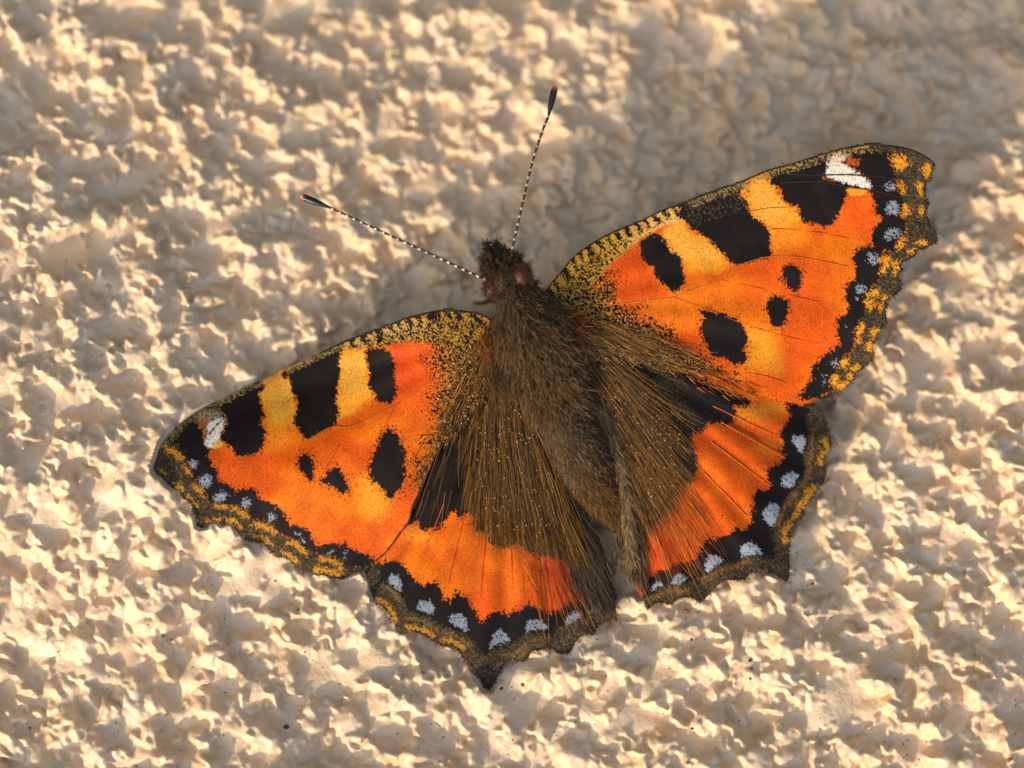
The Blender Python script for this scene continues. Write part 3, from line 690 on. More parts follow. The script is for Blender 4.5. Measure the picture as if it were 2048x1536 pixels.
def paint_RH():
    pt = Painter(RH_OUT, G, 400); orange_base(pt)
    d_out = sdist(catmull(RH_OUT, True, 2), pt.X, pt.Y)
    an = np.arctan2(pt.Y - 640, pt.X - 1130)
    pt.C = lerp(pt.C, np.broadcast_to(lin(206, 64, 10), pt.C.shape), 0.8 * sstep(1420, 1300, pt.X))
    pt.C *= (1 + 0.13 * np.sin(an * 70 + 1.5 * np.sin(an * 9)))[..., None]  # fold shading painted in as radial lighter and darker bands
    pt.region(Q(1300, 740, "900,370 1050,330 1400,360 1330,480 1000,500 900,470"), YEL, 8, 5, 16, amount=0.65)
    base = J(np.array([[1100, 680], [1300, 690], [1400, 740]]), Q(1300, 740, "600,120 900,260 1030,320 1010,360 940,370 860,370 880,430 860,500 830,550 760,555 640,540 580,540 580,600 520,640 440,640 420,760 470,860 480,1000 450,1140 300,1160 240,1230 240,1370 180,1450"),
             Q(1240, 940, "400,480 330,590 240,640 220,800 240,1000 270,1080 200,1150 150,1100 0,800 -60,0"), np.array([[1180, 820]]))
    def bc(s):
        k = sstep(1400, 1325, pt.X[s] - 0.35 * (pt.Y[s] - 800) + 8 * pt.n3[s])
        c = lerp(np.broadcast_to(lin(30, 23, 20), pt.C[s].shape), np.broadcast_to(lin(72, 58, 32), pt.C[s].shape), k)
        return np.where((pt.n1[s] > 0.7)[..., None], c * 1.7, c)
    pt.region(base, bc, 2.2, 1.6, 1.2, smooth=False); pt.halo(base, 10, BLACK)
    blk = J(Q(1300, 740, "1390,340 1440,470 1390,560 1330,650 1370,760 1340,830 1380,880 1330,960 1220,1000 1200,1080 1240,1180 1210,1220 1120,1230 1060,1300 1050,1400"),
            Q(1240, 940, "1347,466 1360,540 1290,610 1190,590 1140,650 1050,690 930,710 860,760 810,850 790,910 690,940 560,970 500,1010 410,1040 330,1090 260,1150 230,1330 300,1480 800,1420 1300,1200 1800,1200 1950,500"), Q(1300, 740, "1900,800 1800,350"))
    pt.region(blk, BLACK, 2.2, 1.6, 1.2, smooth=False); pt.halo(blk, 12, BLACK)
    low = J(Q(1300, 740, "1560,340 1640,420 1590,500 1620,600 1640,700 1600,800 1560,900 1600,980"), Q(1240, 940, "1867,76 1780,200 1700,300 1640,450 1580,560 1570,700 1590,800 1580,900 1500,900 1380,870 1280,900 1200,960 1080,960 980,1000 890,1080 780,1120 700,1150 560,1170 450,1190 340,1270 240,1300 230,1400 300,1480 800,1420 1300,1200 1800,1200 1950,500"), Q(1300, 740, "1900,800 1800,350"))
    margin_base(pt, -sdist(low, pt.X, pt.Y))
    for p in (Q(1300, 740, "1460,700 1480,660 1570,670 1600,720 1570,800 1550,850 1510,790"), Q(1300, 740, "1340,1140 1400,1060 1480,1050 1520,1100 1450,1200 1380,1200"),
              Q(1240, 940, "1460,450 1540,340 1640,380 1630,450 1560,580 1490,520"), Q(1240, 940, "1240,800 1330,740 1450,830 1440,865 1360,855 1270,895"), Q(1240, 940, "880,950 940,870 1060,920 1060,940 960,990 890,1050"),
              Q(1240, 940, "530,1160 600,1060 680,1120 600,1160"), Q(1240, 940, "310,1260 370,1140 440,1180 370,1210")):
        pt.region(p, lin(160, 167, 174), 1.8, 0.8, 1.0, drop=1.15)
    for ox, oy, s, w in ((1300, 740, "1790,740 1820,800 1770,870 1750,950", 9), (1300, 740, "1690,1200 1630,1240", 9), (1300, 740, "1600,1330 1560,1400", 8), (1240, 940, "1990,180 1900,290", 8), (1240, 940, "1860,330 1780,500", 6), (1240, 940, "1740,540 1700,620 1690,720", 8)):
        pt.stroke(Q(ox, oy, s), w, GOLD, 3.5, 1.5, 1.6, drop=1.2)
    for ox, oy, s, w in ((1300, 740, "1650,700 1660,820 1620,950 1640,1050 1560,1180", 6), (1240, 940, "1800,250 1680,400 1620,560", 6), (1240, 940, "880,1120 1000,1040 1160,1000 1330,920", 5), (1240, 940, "300,1330 500,1250 700,1230", 5)):
        pt.stroke(Q(ox, oy, s), w, lin(136, 88, 42), 3, 1.5, 2, drop=0.7)
    return pt

pLF = paint_LF(); pRF = paint_RF(); pLH = paint_LH(); pRH = paint_RH()
for p_, c_ in ((pLF, (1010, 650)), (pRF, (1090, 620)), (pLH, (1000, 700)), (pRH, (1130, 640))): p_.finish(c_)
left_fore = wing_mesh('forewing', pLF, ZLF, [wing_m, under_m], fly, (1010, 650, 26, 1.8))
right_fore = wing_mesh('forewing', pRF, ZRF, [wing_m, under_m], fly, (1090, 620, 26, 1.8))
left_hind = wing_mesh('hindwing', pLH, ZLH, [wing_m, under_m], fly, (1000, 700, 40, 2.2))
right_hind = wing_mesh('hindwing', pRH, ZRH, [wing_m, under_m], fly, (1130, 640, 44, 2.2))

# ---------------- veins: raised thin ribs on the wings
def pleated(zf, cx, cy, f, amp):
    def g(x, y):
        an = np.arctan2(y - cy, x - cx); rr = np.hypot(x - cx, y - cy)
        return zf(x, y) + amp * np.sin(an * f + 0.6 * np.sin(an * 7)) * sstep(60, 260, rr)
    return g
QLF = pleated(ZLF, 1010, 650, 26, 1.8); QRF = pleated(ZRF, 1090, 620, 26, 1.8)
QLH = pleated(ZLH, 1000, 700, 40, 2.2); QRH = pleated(ZRH, 1130, 640, 44, 2.2)
def vein(line, zf, parent, color, r=0.9, lift=0.4):
    pts = catmull(line, False, 6); n = len(pts)
    z = zf(pts[:, 0], pts[:, 1]) + lift
    path = L3(pts[:, 0], pts[:, 1], z)[None]
    rad = np.linspace(r, r * 0.6, n)[None] * U
    c = np.broadcast_to(color, (1, n, 3)) * (0.8 + 0.4 * rng.random((1, n, 1)))
    v, f, cc = tubes(path, rad, c, 5)
    return mesh_obj('vein', v, f, hair_m, parent, cc)
VG = lin(200, 130, 40); VD = lin(196, 82, 14); VB = lin(58, 46, 34)
for o, s, c in ((0, J(Q(480, 600, "700,1430 930,1300 1130,1290 1500,1120 1700,1000 1900,860"), Q(690, 590, "960,840 1200,720 1330,610")), lin(150, 96, 30)), (0, Q(480, 600, "230,1230 400,1110 540,1000"), VD),
                (0, Q(420, 880, "1330,40 1180,300 1000,560 850,760"), VD), (0, Q(420, 880, "1870,600 1750,850 1600,1120"), VG), (0, Q(480, 600, "1560,1130 1500,1280 1440,1420"), VD)):
    vein(s, QLF, left_fore, c)
for s, c in ((J(Q(1080, 400, "640,1090 850,1060 1100,1030 1350,1000 1500,940 1700,870 1900,800"), Q(1300, 270, "930,1330 1230,1245 1500,1250 1800,1300 2030,1350")), VG), (Q(1240, 560, "560,180 760,250 1000,340 1240,440 1500,520 1800,600 2048,650"), VD),
             (Q(1240, 560, "1050,0 1240,40 1500,100 1800,170 2048,225"), VD), (Q(1300, 270, "1240,962 1500,970 1800,1010 2040,1060"), VD), (Q(1300, 270, "1000,790 1200,750 1400,740"), lin(200, 120, 40)),
             (Q(1560, 270, "100,405 460,409 800,410 1200,440 1480,450"), VB), (Q(1560, 270, "0,490 400,480 700,530 1000,580 1240,640"), VB), (Q(1240, 560, "1300,950 1500,990 1700,1060"), VG),
             (Q(1080, 400, "500,910 640,740 880,530 1030,440"), lin(206, 150, 50))):
    vein(s, QRF, right_fore, c)
for e in ((812, 1200), (882, 1228), (955, 1260), (1030, 1245), (1112, 1240)):
    o = np.array([1000, 720.0]); e = np.array(e, float)
    vein(np.array([o + (e - o) * t for t in (0.6, 0.68, 0.78, 0.88)]), QLH, left_hind, lin(226, 100, 16), 1.1, 0.8)
for e in ((1610, 900), (1640, 955), (1605, 1020), (1550, 1090), (1465, 1120)):
    o = np.array([1150, 680.0]); e = np.array(e, float)
    vein(np.array([o + (e - o) * t for t in (0.6, 0.68, 0.78, 0.86)]), QRH, right_hind, lin(220, 104, 20), 1.1, 0.8)

# ---------------- body: one continuous lofted surface
SP = np.array([(975, 500, -14, 4), (984, 512, -10, 20), (1000, 532, -4, 36), (1018, 556, 0, 45), (1034, 586, -2, 42), (1048, 622, -2, 66), (1064, 664, 0, 82), (1080, 712, -2, 80),
               (1096, 762, -6, 62), (1114, 802, -8, 50), (1137, 852, -8, 54), (1160, 902, -8, 57), (1183, 952, -8, 50), (1206, 1000, -8, 34), (1219, 1028, -8, 18), (1229, 1050, -8, 3)], float)
SPs = catmull(SP, False, 5); nR = len(SPs); nS = 36
bt = np.gradient(SPs[:, :2], axis=0); bt /= np.linalg.norm(bt, axis=1, keepdims=True)
ang = np.arange(nS) / nS * 2 * math.pi
r = np.clip(SPs[:, 3], 2, None)
bx = SPs[:, 0][:, None] + (-bt[:, 1] * r)[:, None] * np.cos(ang)[None]
by = SPs[:, 1][:, None] + (bt[:, 0] * r)[:, None] * np.cos(ang)[None]
bz = SPs[:, 2][:, None] + (r * 0.82)[:, None] * np.sin(ang)[None]
nb_ = gnoise(nR, nS, 3, 77); bz = bz + nb_ * 1.2
BV = L3(bx, by, bz).reshape(-1, 3)
ids = np.arange(nR * nS).reshape(nR, nS)
BF = np.stack([ids[:-1], np.roll(ids[:-1], -1, 1), np.roll(ids[1:], -1, 1), ids[1:]], -1).reshape(-1, 4)
bc = np.broadcast_to(lin(62, 47, 30), (nR, nS, 3)).copy()
tt = np.linspace(0, 1, nR)[:, None]
bc = lerp(bc, np.broadcast_to(lin(96, 66, 30), bc.shape), np.broadcast_to(sstep(0.8, 1.0, tt), (nR, nS)))
bc *= (1 + 0.2 * gnoise(nR, nS, 2, 78))[..., None]
body_m = tint_mat('body_scales', rough=0.8, spec=0.2, bump=0.6, bump_scale=6000)
body = mesh_obj('body', BV, BF, body_m, fly, np.clip(bc.reshape(-1, 3), 0, 1))
body['label'] = 'furry olive brown head, thorax and abdomen'

# ---------------- hair
def hair_mesh(name, parent, roots, dirs, length, width, colors, bend=0.15, K=5, lift=0.0, droop=0.0, label=None, gap=None):
    """roots (N,3) in photo units (px, py, z); dirs (N,3) unit, same frame"""
    N = len(roots); t = np.linspace(0, 1, K)[None, :, None]
    side = rng.normal(0, bend, (N, 1, 3)) * np.array([1, 1, 0.5])
    P = roots[:, None, :] + dirs[:, None, :] * length[:, None, None] * t + side * (length[:, None, None]) * t ** 2
    P[..., 2] += lift * np.sin(t[..., 0] * math.pi) - droop * t[..., 0] ** 2
    if gap is not None:
        P[..., 2] = np.maximum(P[..., 2], gap(P[..., 0], P[..., 1]))
    path = L3(P[..., 0], P[..., 1], P[..., 2])
    rad = width[:, None] * (1 - 0.75 * np.linspace(0, 1, K)[None]) * U
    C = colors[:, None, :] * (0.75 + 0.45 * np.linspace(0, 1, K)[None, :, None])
    v, f, c = tubes(path, rad, C, 3)
    o = mesh_obj(name, v, f, hair_m, parent, np.clip(c, 0, 1)); o['kind'] = 'stuff'
    if label: o['label'] = label
    return o

def hair_cols(N, *cs):
    cs = np.array(cs); k = rng.integers(0, len(cs), N)
    return cs[k] * rng.uniform(0.6, 1.35, (N, 1))

# body fur, lying towards the tail
N = 13000
tr = rng.uniform(0.02, 0.99, N) ** 0.95 * (nR - 1); ti = tr.astype(int); an_ = rng.uniform(0.02, math.pi - 0.02, N)
rr = np.interp(tr, np.arange(nR), r)
cxp = np.interp(tr, np.arange(nR), SPs[:, 0]); cyp = np.interp(tr, np.arange(nR), SPs[:, 1]); czp = np.interp(tr, np.arange(nR), SPs[:, 2])
tx = np.interp(tr, np.arange(nR), bt[:, 0]); ty = np.interp(tr, np.arange(nR), bt[:, 1])
nx = -ty * np.cos(an_); ny = tx * np.cos(an_); nz = np.sin(an_)
roots = np.stack([cxp + nx * rr * 0.97, cyp + ny * rr * 0.97, czp + nz * rr * 0.8], -1)
f_ = tr / (nR - 1)
head = f_ < 0.27; thor = (f_ >= 0.27) & (f_ < 0.62); abd = f_ >= 0.62
out = np.where(head, 0.7, np.where(thor, 0.55, 0.22))
dirs = np.stack([tx, ty, 0 * tx], -1) * np.where(head, -0.3, 1.0)[:, None] + np.stack([nx, ny, nz], -1) * out[:, None] + rng.normal(0, 0.22, (N, 3))
dirs /= np.linalg.norm(dirs, axis=1, keepdims=True)
ln = np.where(head, rng.uniform(8, 16, N), np.where(thor, rng.uniform(20, 44, N), rng.uniform(8, 18, N)))
ln = np.where(f_ > 0.9, ln * 0.8, ln)
cl = hair_cols(N, lin(134, 106, 66), lin(102, 78, 48), lin(156, 124, 78), lin(58, 43, 27))
late = (f_ > 0.8)
cl[late] = hair_cols(late.sum(), lin(176, 116, 44), lin(98, 76, 40), lin(60, 48, 28), lin(130, 92, 40))
hh_ = head & (rng.random(N) < 0.6); cl[hh_] = hair_cols(hh_.sum(), lin(40, 32, 26), lin(84, 66, 46))
eyed = np.minimum(np.hypot(roots[:, 0] - 1043, roots[:, 1] - 550) - 24, np.hypot(roots[:, 0] - 985, roots[:, 1] - 573) - 20)
ln = np.where(eyed < 4, 3.0, ln)
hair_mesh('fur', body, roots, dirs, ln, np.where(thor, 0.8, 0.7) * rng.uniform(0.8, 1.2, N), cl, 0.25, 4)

def flow_hairs(name, parent, poly, origin, zf, N, lmin, lmax, cols, width=1.2, lift=3.0, spread=0.06, curl=0.05, ends=None, endpad=20, base=2.0):
    x0, y0 = poly.min(0); x1, y1 = poly.max(0)
    R = []
    while len(R) < N:
        q = np.stack([rng.uniform(x0, x1, N * 3), rng.uniform(y0, y1, N * 3)], -1)
        ok = sdist(poly, q[:, 0], q[:, 1]) < rng.normal(0, 12, N * 3)
        R.extend(q[ok][: N - len(R)])
    R = np.array(R)
    d = R - np.array(origin, float); d /= np.linalg.norm(d, axis=1, keepdims=True)
    a = rng.normal(0, spread, N); d = np.stack([d[:, 0] * np.cos(a) - d[:, 1] * np.sin(a), d[:, 0] * np.sin(a) + d[:, 1] * np.cos(a)], -1)
    ag = np.arctan2(d[:, 1], d[:, 0]); rad_ = np.hypot(R[:, 0] - origin[0], R[:, 1] - origin[1])
    a2 = 0.06 * np.sin(ag * 47 + 1.3 * np.sin(rad_ / 60)) + 0.03 * np.sin(ag * 111)        # strands gather in locks
    d = np.stack([d[:, 0] * np.cos(a2) - d[:, 1] * np.sin(a2), d[:, 0] * np.sin(a2) + d[:, 1] * np.cos(a2)], -1)
    lock = 0.9 + 0.28 * np.sin(ag * 83 + 0.9 * np.sin(rad_ / 45)) + 0.15 * np.sin(ag * 31)
    ln = rng.uniform(lmin, lmax, N)
    if ends is not None:       # stop near a border line
        for k in (0.55, 0.75, 1.0):
            e = R + d * (ln * k)[:, None]
            over = sdist(ends, e[:, 0], e[:, 1]) > rng.normal(0, endpad, N)
            ln = np.where(over, np.maximum(ln * (k - 0.2), 18), ln)
    roots = np.concatenate([R, (zf(R[:, 0], R[:, 1]) + base)[:, None]], 1)
    dirs = np.concatenate([d, np.full((N, 1), 0.0)], 1)
    return hair_mesh(name, parent, roots, dirs, ln, width * rng.uniform(0.7, 1.25, N), cols(N) * np.clip(lock, 0.4, 1.4)[:, None], curl, 5, 0.0, 0.0,
                     gap=lambda x, y: zf(x, y) + base + lift * 0.5 + rng.uniform(0, lift, x.shape[:1] + (1,)))

c_hair = lambda N: hair_cols(N, lin(192, 138, 60), lin(146, 100, 44), lin(100, 72, 36), lin(44, 32, 19), lin(168, 114, 48))
c_dark = lambda N: hair_cols(N, lin(96, 78, 50), lin(62, 50, 34), lin(44, 35, 25), lin(120, 98, 62))
c_rust = lambda N: hair_cols(N, lin(206, 110, 30), lin(168, 88, 28), lin(220, 140, 50))

LHend = J(np.array([[870, 760], [800, 900]]), Q(700, 880, "640,860 780,900 1060,800 1230,790 1320,960 1450,1100 1750,1120 2000,1230"), np.array([[1150, 1140], [1180, 1200], [1235, 1240], [1240, 1000], [1100, 760], [1000, 660]]))
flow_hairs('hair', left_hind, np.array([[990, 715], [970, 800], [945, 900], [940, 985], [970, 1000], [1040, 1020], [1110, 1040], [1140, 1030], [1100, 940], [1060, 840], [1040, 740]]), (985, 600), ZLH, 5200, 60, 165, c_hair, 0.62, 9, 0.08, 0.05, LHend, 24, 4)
flow_hairs('hair', left_hind, np.array([[1060, 850], [1090, 900], [1140, 980], [1185, 1060], [1205, 1130], [1215, 1190], [1150, 1150], [1110, 1050], [1070, 950]]), (930, 650), ZLH, 1500, 60, 120, c_dark, 0.75, 6, 0.10, 0.06, LH_OUT, 6, 3)
flow_hairs('hair', left_hind, np.array([[1040, 1120], [1160, 1140], [1215, 1180], [1215, 1215], [1120, 1200], [1060, 1180]]), (960, 700), ZLH, 90, 50, 95, c_rust, 0.6, 4, 0.10, 0.05, LH_OUT, 6, 2)
flow_hairs('hair', left_hind, np.array([[850, 880], [900, 800], [930, 860], [900, 960], [850, 1020], [825, 1010]]), (960, 640), ZLH, 45, 60, 110, c_hair, 0.6, 14, 0.08, 0.06, LHend, 14, 16)
RHend = J(np.array([[1100, 640], [1300, 660]]), Q(1300, 740, "330,60 500,420 560,600 480,700 520,900 500,1100 330,1180 270,1300 220,1450"), np.array([[1300, 1060], [1285, 1150], [1255, 1150], [1225, 860], [1120, 700]]))
flow_hairs('hair', right_hind, np.array([[1140, 720], [1200, 700], [1255, 760], [1292, 830], [1325, 910], [1335, 950], [1320, 980], [1290, 1010], [1270, 1000], [1240, 900], [1200, 810]]), (1090, 600), ZRH, 4600, 60, 165, c_hair, 0.62, 9, 0.08, 0.05, RHend, 24, 4)
flow_hairs('hair', right_hind, np.array([[1300, 900], [1360, 960], [1400, 1020], [1400, 1100], [1340, 1120], [1290, 1100], [1285, 1040]]), (1130, 640), ZRH, 110, 60, 140, c_rust, 0.6, 6, 0.06, 0.05, RH_OUT, 8, 3)
flow_hairs('hair', right_hind, np.array([[1222, 870], [1250, 880], [1278, 960], [1285, 1080], [1280, 1150], [1262, 1160], [1244, 1080], [1240, 980]]), (1190, 640), ZRH, 2400, 26, 60, lambda N: hair_cols(N, lin(160, 130, 84), lin(116, 90, 54), lin(76, 58, 36)), 0.75, 6, 0.12, 0.08, RH_OUT, 4, 2)
# the folded inner edge of the right hindwing, a pale ridge of short hair beside the abdomen
rg = catmull(np.array([(1192, 812), (1216, 862), (1236, 920), (1250, 985), (1258, 1050), (1262, 1110)], float), False, 60)
ii = rng.integers(0, len(rg), 2600); gd = np.gradient(rg, axis=0); gd /= np.linalg.norm(gd, axis=1, keepdims=True)
rp = rg[ii] + rng.normal(0, 4.5, (2600, 2))
rz = ZRH(rp[:, 0], rp[:, 1]) + 14 + 6 * rng.random(2600)
rd = np.concatenate([gd[ii] + rng.normal(0, 0.22, (2600, 2)), rng.normal(0.05, 0.15, (2600, 1))], 1)
hair_mesh('ridge_hair', right_hind, np.concatenate([rp, rz[:, None]], 1), rd / np.linalg.norm(rd, axis=1, keepdims=True), rng.uniform(14, 34, 2600), rng.uniform(0.5, 0.9, 2600),
          hair_cols(2600, lin(196, 166, 112), lin(150, 122, 78), lin(120, 96, 60)), 0.12, 4)
# forewing bases
flow_hairs('hair', left_fore, np.array([[1000, 660], [960, 690], [915, 790], [890, 850], [905, 880], [960, 800], [1010, 730]]), (1010, 560), ZLF, 650, 35, 80, c_hair, 0.7, 5, 0.10, 0.06, LF_OUT, 12, 2)
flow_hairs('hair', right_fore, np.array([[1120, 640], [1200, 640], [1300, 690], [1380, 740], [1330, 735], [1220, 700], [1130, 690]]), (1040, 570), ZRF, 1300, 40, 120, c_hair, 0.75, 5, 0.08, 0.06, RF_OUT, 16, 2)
flow_hairs('hair', right_fore, np.array([[1360, 735], [1480, 785], [1500, 792], [1400, 750], [1330, 700]]), (1100, 560), ZRF, 200, 30, 70, c_rust, 0.9, 4, 0.08, 0.05, RF_OUT, 14, 1)
# tufts where the wings join the thorax
for pxy, dr, cc, nn in (((985, 680), (0.1, 1), lin(150, 84, 36), 220), ((1125, 640), (1, 0.45), lin(170, 96, 40), 260), ((1000, 740), (0.1, 1), lin(110, 86, 46), 300), ((1140, 670), (0.8, 0.8), lin(112, 90, 52), 300)):
    q = np.array(pxy) + rng.normal(0, 13, (nn, 2)); dd = np.array(dr, float); dd /= np.linalg.norm(dd)
    dv = np.concatenate([dd[None] + rng.normal(0, 0.25, (nn, 2)), rng.uniform(-0.1, 0.5, (nn, 1))], 1)
    hair_mesh('fur', body, np.concatenate([q, np.full((nn, 1), 12.0) + rng.normal(0, 8, (nn, 1))], 1), dv / np.linalg.norm(dv, axis=1, keepdims=True), rng.uniform(25, 60, nn), rng.uniform(0.8, 1.3, nn), cc[None] * rng.uniform(0.5, 1.3, (nn, 1)), 0.2)

# loose gold scales lying among the hairs of the wing bases
def scale_dust(parent, poly, zf, N, lift, cols):
    x0, y0 = poly.min(0); x1, y1 = poly.max(0)
    q = np.stack([rng.uniform(x0, x1, N * 3), rng.uniform(y0, y1, N * 3)], -1)
    q = q[sdist(poly, q[:, 0], q[:, 1]) < rng.normal(0, 12, N * 3)][:N]; n = len(q)
    z = zf(q[:, 0], q[:, 1]) + rng.uniform(lift * 0.6, lift, n); a = rng.uniform(0, math.pi, n); r_ = rng.uniform(1.1, 2.1, n)
    V = np.stack([L3(q[:, 0] + np.cos(a + k * math.pi / 2) * r_, q[:, 1] + np.sin(a + k * math.pi / 2) * r_, z + rng.normal(0, 0.5, n)) for k in range(4)], 1).reshape(-1, 3)
    F = np.arange(4 * n).reshape(n, 4)[:, ::-1]
    o = mesh_obj('scale_dust', V, F, hair_m, parent, np.repeat(cols(n), 4, 0)); o['kind'] = 'stuff'
c_gold = lambda N: hair_cols(N, lin(190, 138, 58), lin(170, 106, 40), lin(176, 142, 78))
scale_dust(left_hind, np.array([[980, 760], [950, 900], [950, 1000], [1000, 1050], [1100, 1080], [1110, 1000], [1050, 850]]), ZLH, 380, 20, c_gold)
scale_dust(right_hind, np.array([[1200, 720], [1300, 780], [1370, 900], [1360, 980], [1290, 1000], [1250, 900]]), ZRH, 330, 20, c_gold)
scale_dust(left_fore, np.array([[965, 690], [890, 740], [868, 850], [862, 900], [905, 860], [980, 780]]), ZLF, 520, 9, c_gold)
scale_dust(right_fore, np.array([[1150, 640], [1250, 640], [1420, 745], [1330, 735], [1200, 700]]), ZRF, 700, 9, c_gold)

# ---------------- fringe of scales along the outer wing margins
def fringe(parent, poly, zf, sel, cols, step=1.7, lmin=4, lmax=9):
    pl = catmull(poly, True, 8); seg = np.roll(pl, -1, 0) - pl; L = np.hypot(seg[:, 0], seg[:, 1])
    cum = np.concatenate([[0], np.cumsum(L)]); s = np.arange(0, cum[-1], step); i = np.clip(np.searchsorted(cum, s, 'right') - 1, 0, len(pl) - 1)
    f = ((s - cum[i]) / (L[i] + 1e-9))[:, None]; q = pl[i] + seg[i] * f
    nr = np.stack([seg[i][:, 1], -seg[i][:, 0]], -1) / (L[i] + 1e-9)[:, None]
    test = sdist(pl, (q + nr * 2)[:, 0], (q + nr * 2)[:, 1]); nr[test < 0] *= -1
    m = sel(q[:, 0], q[:, 1]); q = q[m]; nr = nr[m]; n = len(q)
    z = zf(q[:, 0], q[:, 1]) - 1.0
    d = np.concatenate([nr + rng.normal(0, 0.22, (n, 2)), rng.normal(0, 0.12, (n, 1))], 1)
    q = q - nr * 3
    hair_mesh('fringe', parent, np.concatenate([q, z[:, None]], 1), d, rng.uniform(lmin, lmax, n), rng.uniform(0.8, 1.4, n), cols(n), 0.15, 3)
c_fr = lambda N: hair_cols(N, lin(150, 120, 62), lin(60, 50, 34), lin(34, 28, 22), lin(110, 88, 50))
fringe(left_fore, LF_OUT, ZLF, lambda x, y: (y > 945) & (x < 745), c_fr)
fringe(right_fore, RF_OUT, ZRF, lambda x, y: (x > 1640) & (y > 330) & (x + 0.35 * y > 1900), c_fr)
fringe(left_hind, LH_OUT, ZLH, lambda x, y: y > 1140, c_fr)
fringe(right_hind, RH_OUT, ZRH, lambda x, y: ((x > 1560) | (y > 1130)) & (y > 810), c_fr)

# ---------------- head parts
def ellipsoid(name, c, rad, color, mat, parent, seg=20, noise=0.0, tilt=0.0):
    u = np.linspace(0, math.pi, seg); v = np.arange(seg * 2) / (seg * 2) * 2 * math.pi
    uu, vv = np.meshgrid(u, v, indexing='ij')
    x = np.sin(uu) * np.cos(vv) * rad[0]; y = np.sin(uu) * np.sin(vv) * rad[1]; z = np.cos(uu) * rad[2]
    x, y = x * math.cos(tilt) - y * math.sin(tilt), x * math.sin(tilt) + y * math.cos(tilt)
    V = L3(c[0] + x, c[1] + y, c[2] + z).reshape(-1, 3)
    ids = np.arange(uu.size).reshape(uu.shape)
    F = np.stack([ids[:-1], np.roll(ids[:-1], -1, 1), np.roll(ids[1:], -1, 1), ids[1:]], -1).reshape(-1, 4)
    C = np.broadcast_to(color, (V.shape[0], 3)) * (1 + noise * rng.normal(0, 1, (V.shape[0], 1)))
    return mesh_obj(name, V, F, mat, parent, np.clip(C, 0, 1))
eye_m = tint_mat('compound_eye', rough=0.45, spec=0.25, bump=0.5, bump_scale=16000)
for c, rd in (((1043, 550, 20), (21, 24, 22)), ((984, 574, 4), (17, 22, 20))):
    e = ellipsoid('eye', c, rd, lin(84, 52, 34), eye_m, fly, 18, 0.12)
    nn = 420; a = rng.normal(0, 1, (nn, 3)); a[:, 2] = np.abs(a[:, 2]); a /= np.linalg.norm(a, axis=1, keepdims=True)
    hair_mesh('eye_hair', e, np.array(c)[None] + a * np.array(rd)[None], a, rng.uniform(5, 11, nn), np.full(nn, 0.5), hair_cols(nn, lin(112, 82, 50), lin(70, 48, 32)), 0.1, 3)
for (x0, y0), (x1, y1) in (((990, 528), (972, 489)), ((1004, 522), (992, 487))):
    n = 12; t = np.linspace(0, 1, n); path = L3(x0 + (x1 - x0) * t, y0 + (y1 - y0) * t, 8 + 10 * np.sin(t * 2.2))[None]
    rad = (np.sin(np.clip(0.25 + t * 0.75, 0, 1) * math.pi) * 6.5 + 1.0)[None] * U
    v, f, c = tubes(path, rad, np.broadcast_to(lin(30, 24, 22), (1, n, 3)), 8)
    p = mesh_obj('palp', v, f, body_m, fly, c)
    nn = 260; tt_ = rng.random(nn); d0 = np.array([x1 - x0, y1 - y0, 0.0]) / math.hypot(x1 - x0, y1 - y0)
    rt = np.stack([x0 + (x1 - x0) * tt_, y0 + (y1 - y0) * tt_, 8 + 10 * np.sin(tt_ * 2.2)], -1)
    dv = d0[None] * 0.8 + rng.normal(0, 0.5, (nn, 3)); dv /= np.linalg.norm(dv, axis=1, keepdims=True)
    hair_mesh('palp_hair', p, rt + dv * 4, dv, rng.uniform(10, 20, nn), np.full(nn, 0.7), hair_cols(nn, lin(40, 32, 26), lin(84, 68, 48), lin(30, 24, 20)), 0.15, 3)

# ---------------- antennae: ringed shaft and a dark club with a pale tip
ant_m = tint_mat('antenna_cuticle', rough=0.35, spec=0.5)
def antenna(line, zs, c0, c1):
    pts = catmull(np.column_stack([line, zs]), False, 40); n = len(pts)
    seg = np.hypot(*np.diff(pts[:, :2], axis=0).T); s = np.concatenate([[0], np.cumsum(seg)])
    per = 16.0; ph = (s % per) / per
    c = np.where((ph < 0.26)[:, None], lin(206, 180, 122), lin(40, 33, 36))
    rad = 2.7 + 0.5 * np.cos(ph * 2 * math.pi)
    v, f, cc = tubes(L3(pts[:, 0], pts[:, 1], pts[:, 2])[None], (rad * U)[None], c[None], 8)
    o = mesh_obj('antenna', v, f, ant_m, fly, cc)
    n = 40; t = np.linspace(0, 1, n); a = np.array(c0, float); b = np.array(c1, float)
    q = a[None] + (b - a)[None] * t[:, None]
    rr_ = 2.4 + 4.6 * sstep(0, 0.62, t); rr_ = rr_ * np.sqrt(np.clip(1 - np.clip((t - 0.86) / 0.14, 0, 1) ** 2, 0.02, 1))
    cc = np.broadcast_to(lin(30, 24, 26), (n, 3)).copy()
    cc = lerp(cc, np.broadcast_to(lin(160, 72, 26), cc.shape), sstep(0.84, 0.90, t)); cc = lerp(cc, np.broadcast_to(lin(240, 190, 90), cc.shape), sstep(0.92, 0.98, t))
    v, f, cv = tubes(L3(q[:, 0], q[:, 1], q[:, 2])[None], (rr_ * U)[None], cc[None], 12)
    mesh_obj('club', v, f, ant_m, o, cv)
    return o
antenna(np.array([(1000, 574), (975, 561), (900, 526), (800, 480), (720, 443), (655, 413)]), [0, 6, 16, 20, 18, 12], (664, 417, 12.5), (601, 392, 10))
antenna(np.array([(1018, 545), (1022, 510), (1040, 430), (1062, 335), (1082, 270), (1097, 232)]), [14, 16, 20, 20, 16, 10], (1096, 236, 10.5), (1110, 172, 2))

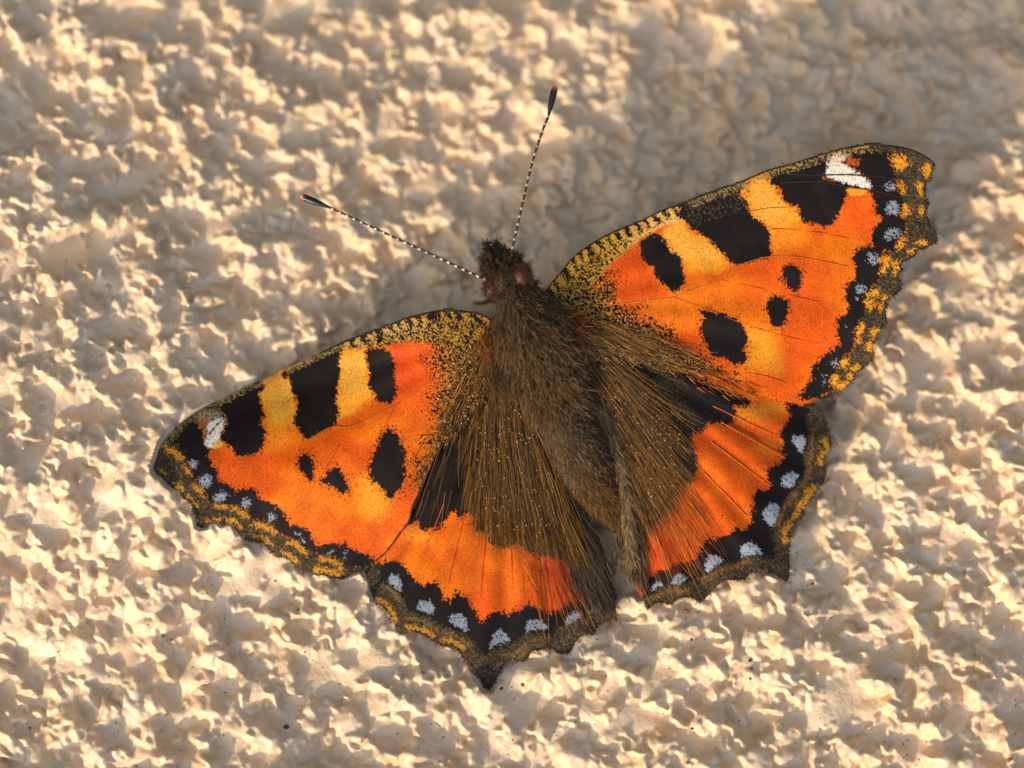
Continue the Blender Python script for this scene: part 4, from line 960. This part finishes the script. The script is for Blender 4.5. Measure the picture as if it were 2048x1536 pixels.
# ---------------- legs holding the plaster
leg_m = tint_mat('leg_cuticle', rough=0.5, spec=0.4)
for a, k, b in (((1020, 610, -50), (985, 600, -70), (948, 606)), ((1110, 640, -50), (1130, 610, -70), (1150, 600)), ((1030, 700, -55), (1000, 720, -75), (975, 745)), ((1120, 720, -55), (1140, 740, -75), (1165, 770))):
    foot = (b[0], b[1], float(wall_z(b[0], b[1])) + 1)
    pts = catmull(np.array([a, k, ((k[0] + foot[0]) / 2, (k[1] + foot[1]) / 2 + 3, (k[2] + foot[2]) / 2 + 6), foot], float), False, 8); n = len(pts)
    v, f, c = tubes(L3(pts[:, 0], pts[:, 1], pts[:, 2])[None], (np.linspace(7, 3, n) * U)[None], np.broadcast_to(lin(70, 54, 34), (1, n, 3)), 8)
    mesh_obj('leg', v, f, leg_m, fly, c)

# ---------------- grains of dirt stuck to the plaster
grain_m, gn, gb = nodes_mat('dirt_grain'); gb.inputs['Roughness'].default_value = 0.7
gi = gn.nodes.new('ShaderNodeObjectInfo'); gr = gn.nodes.new('ShaderNodeValToRGB')
gr.color_ramp.elements[0].color = (0.03, 0.02, 0.015, 1); gr.color_ramp.elements[1].color = (0.26, 0.11, 0.045, 1)
gn.links.new(gi.outputs['Random'], gr.inputs[0]); gn.links.new(gr.outputs[0], gb.inputs['Base Color'])
def grain_geo(c, rad):
    u = np.linspace(0, math.pi, 6); v = np.arange(8) / 8 * 2 * math.pi; uu, vv = np.meshgrid(u, v, indexing='ij')
    k = rng.uniform(0.8, 1.2, uu.shape)
    x = np.sin(uu) * np.cos(vv) * rad[0] * k; y = np.sin(uu) * np.sin(vv) * rad[1] * k; z = np.cos(uu) * rad[2]
    ids = np.arange(48).reshape(6, 8)
    return P3(c[0] + x, c[1] + y, c[2] + z).reshape(-1, 3), np.stack([ids[:-1], np.roll(ids[:-1], -1, 1), np.roll(ids[1:], -1, 1), ids[1:]], -1).reshape(-1, 4)
for x, y, a, b in ((1372, 1223, 7, 5), (1396, 1225, 3, 2), (1382, 1279, 3, 5), (572, 1454, 7, 6), (1500, 1321, 4, 4), (1503, 1338, 4, 4), (1500, 1358, 3, 3), (1376, 1527, 5, 4), (1627, 1168, 6, 3), (326, 1272, 4, 4),
                   (344, 1280, 4, 3), (597, 1220, 3, 3), (846, 1346, 4, 4), (1045, 1370, 4, 4), (1003, 1377, 4, 4), (60, 1456, 3, 3), (1113, 1236, 3, 3), (1386, 1457, 5, 3), (2020, 1520, 6, 6)):
    v, f = grain_geo((x, y, float(wall_z(x, y)) + 1.0), (a, b, 2.5))
    g = mesh_obj('dirt_grain', v, f, grain_m, wall); g.matrix_parent_inverse = Matrix()
VV, FF, off = [], [], 0
for i in range(420):
    x = rng.uniform(0, 2048); y = 1536 - abs(rng.normal(0, 330)); a = rng.uniform(0.9, 2.3)
    if y < 700: continue
    v, f = grain_geo((x, y, float(wall_z(x, y)) + 0.4), (a, a * rng.uniform(0.6, 1), a * 0.7)); VV.append(v); FF.append(f + off); off += len(v)
g = mesh_obj('dust', np.concatenate(VV), np.concatenate(FF), grain_m, wall); g['kind'] = 'stuff'
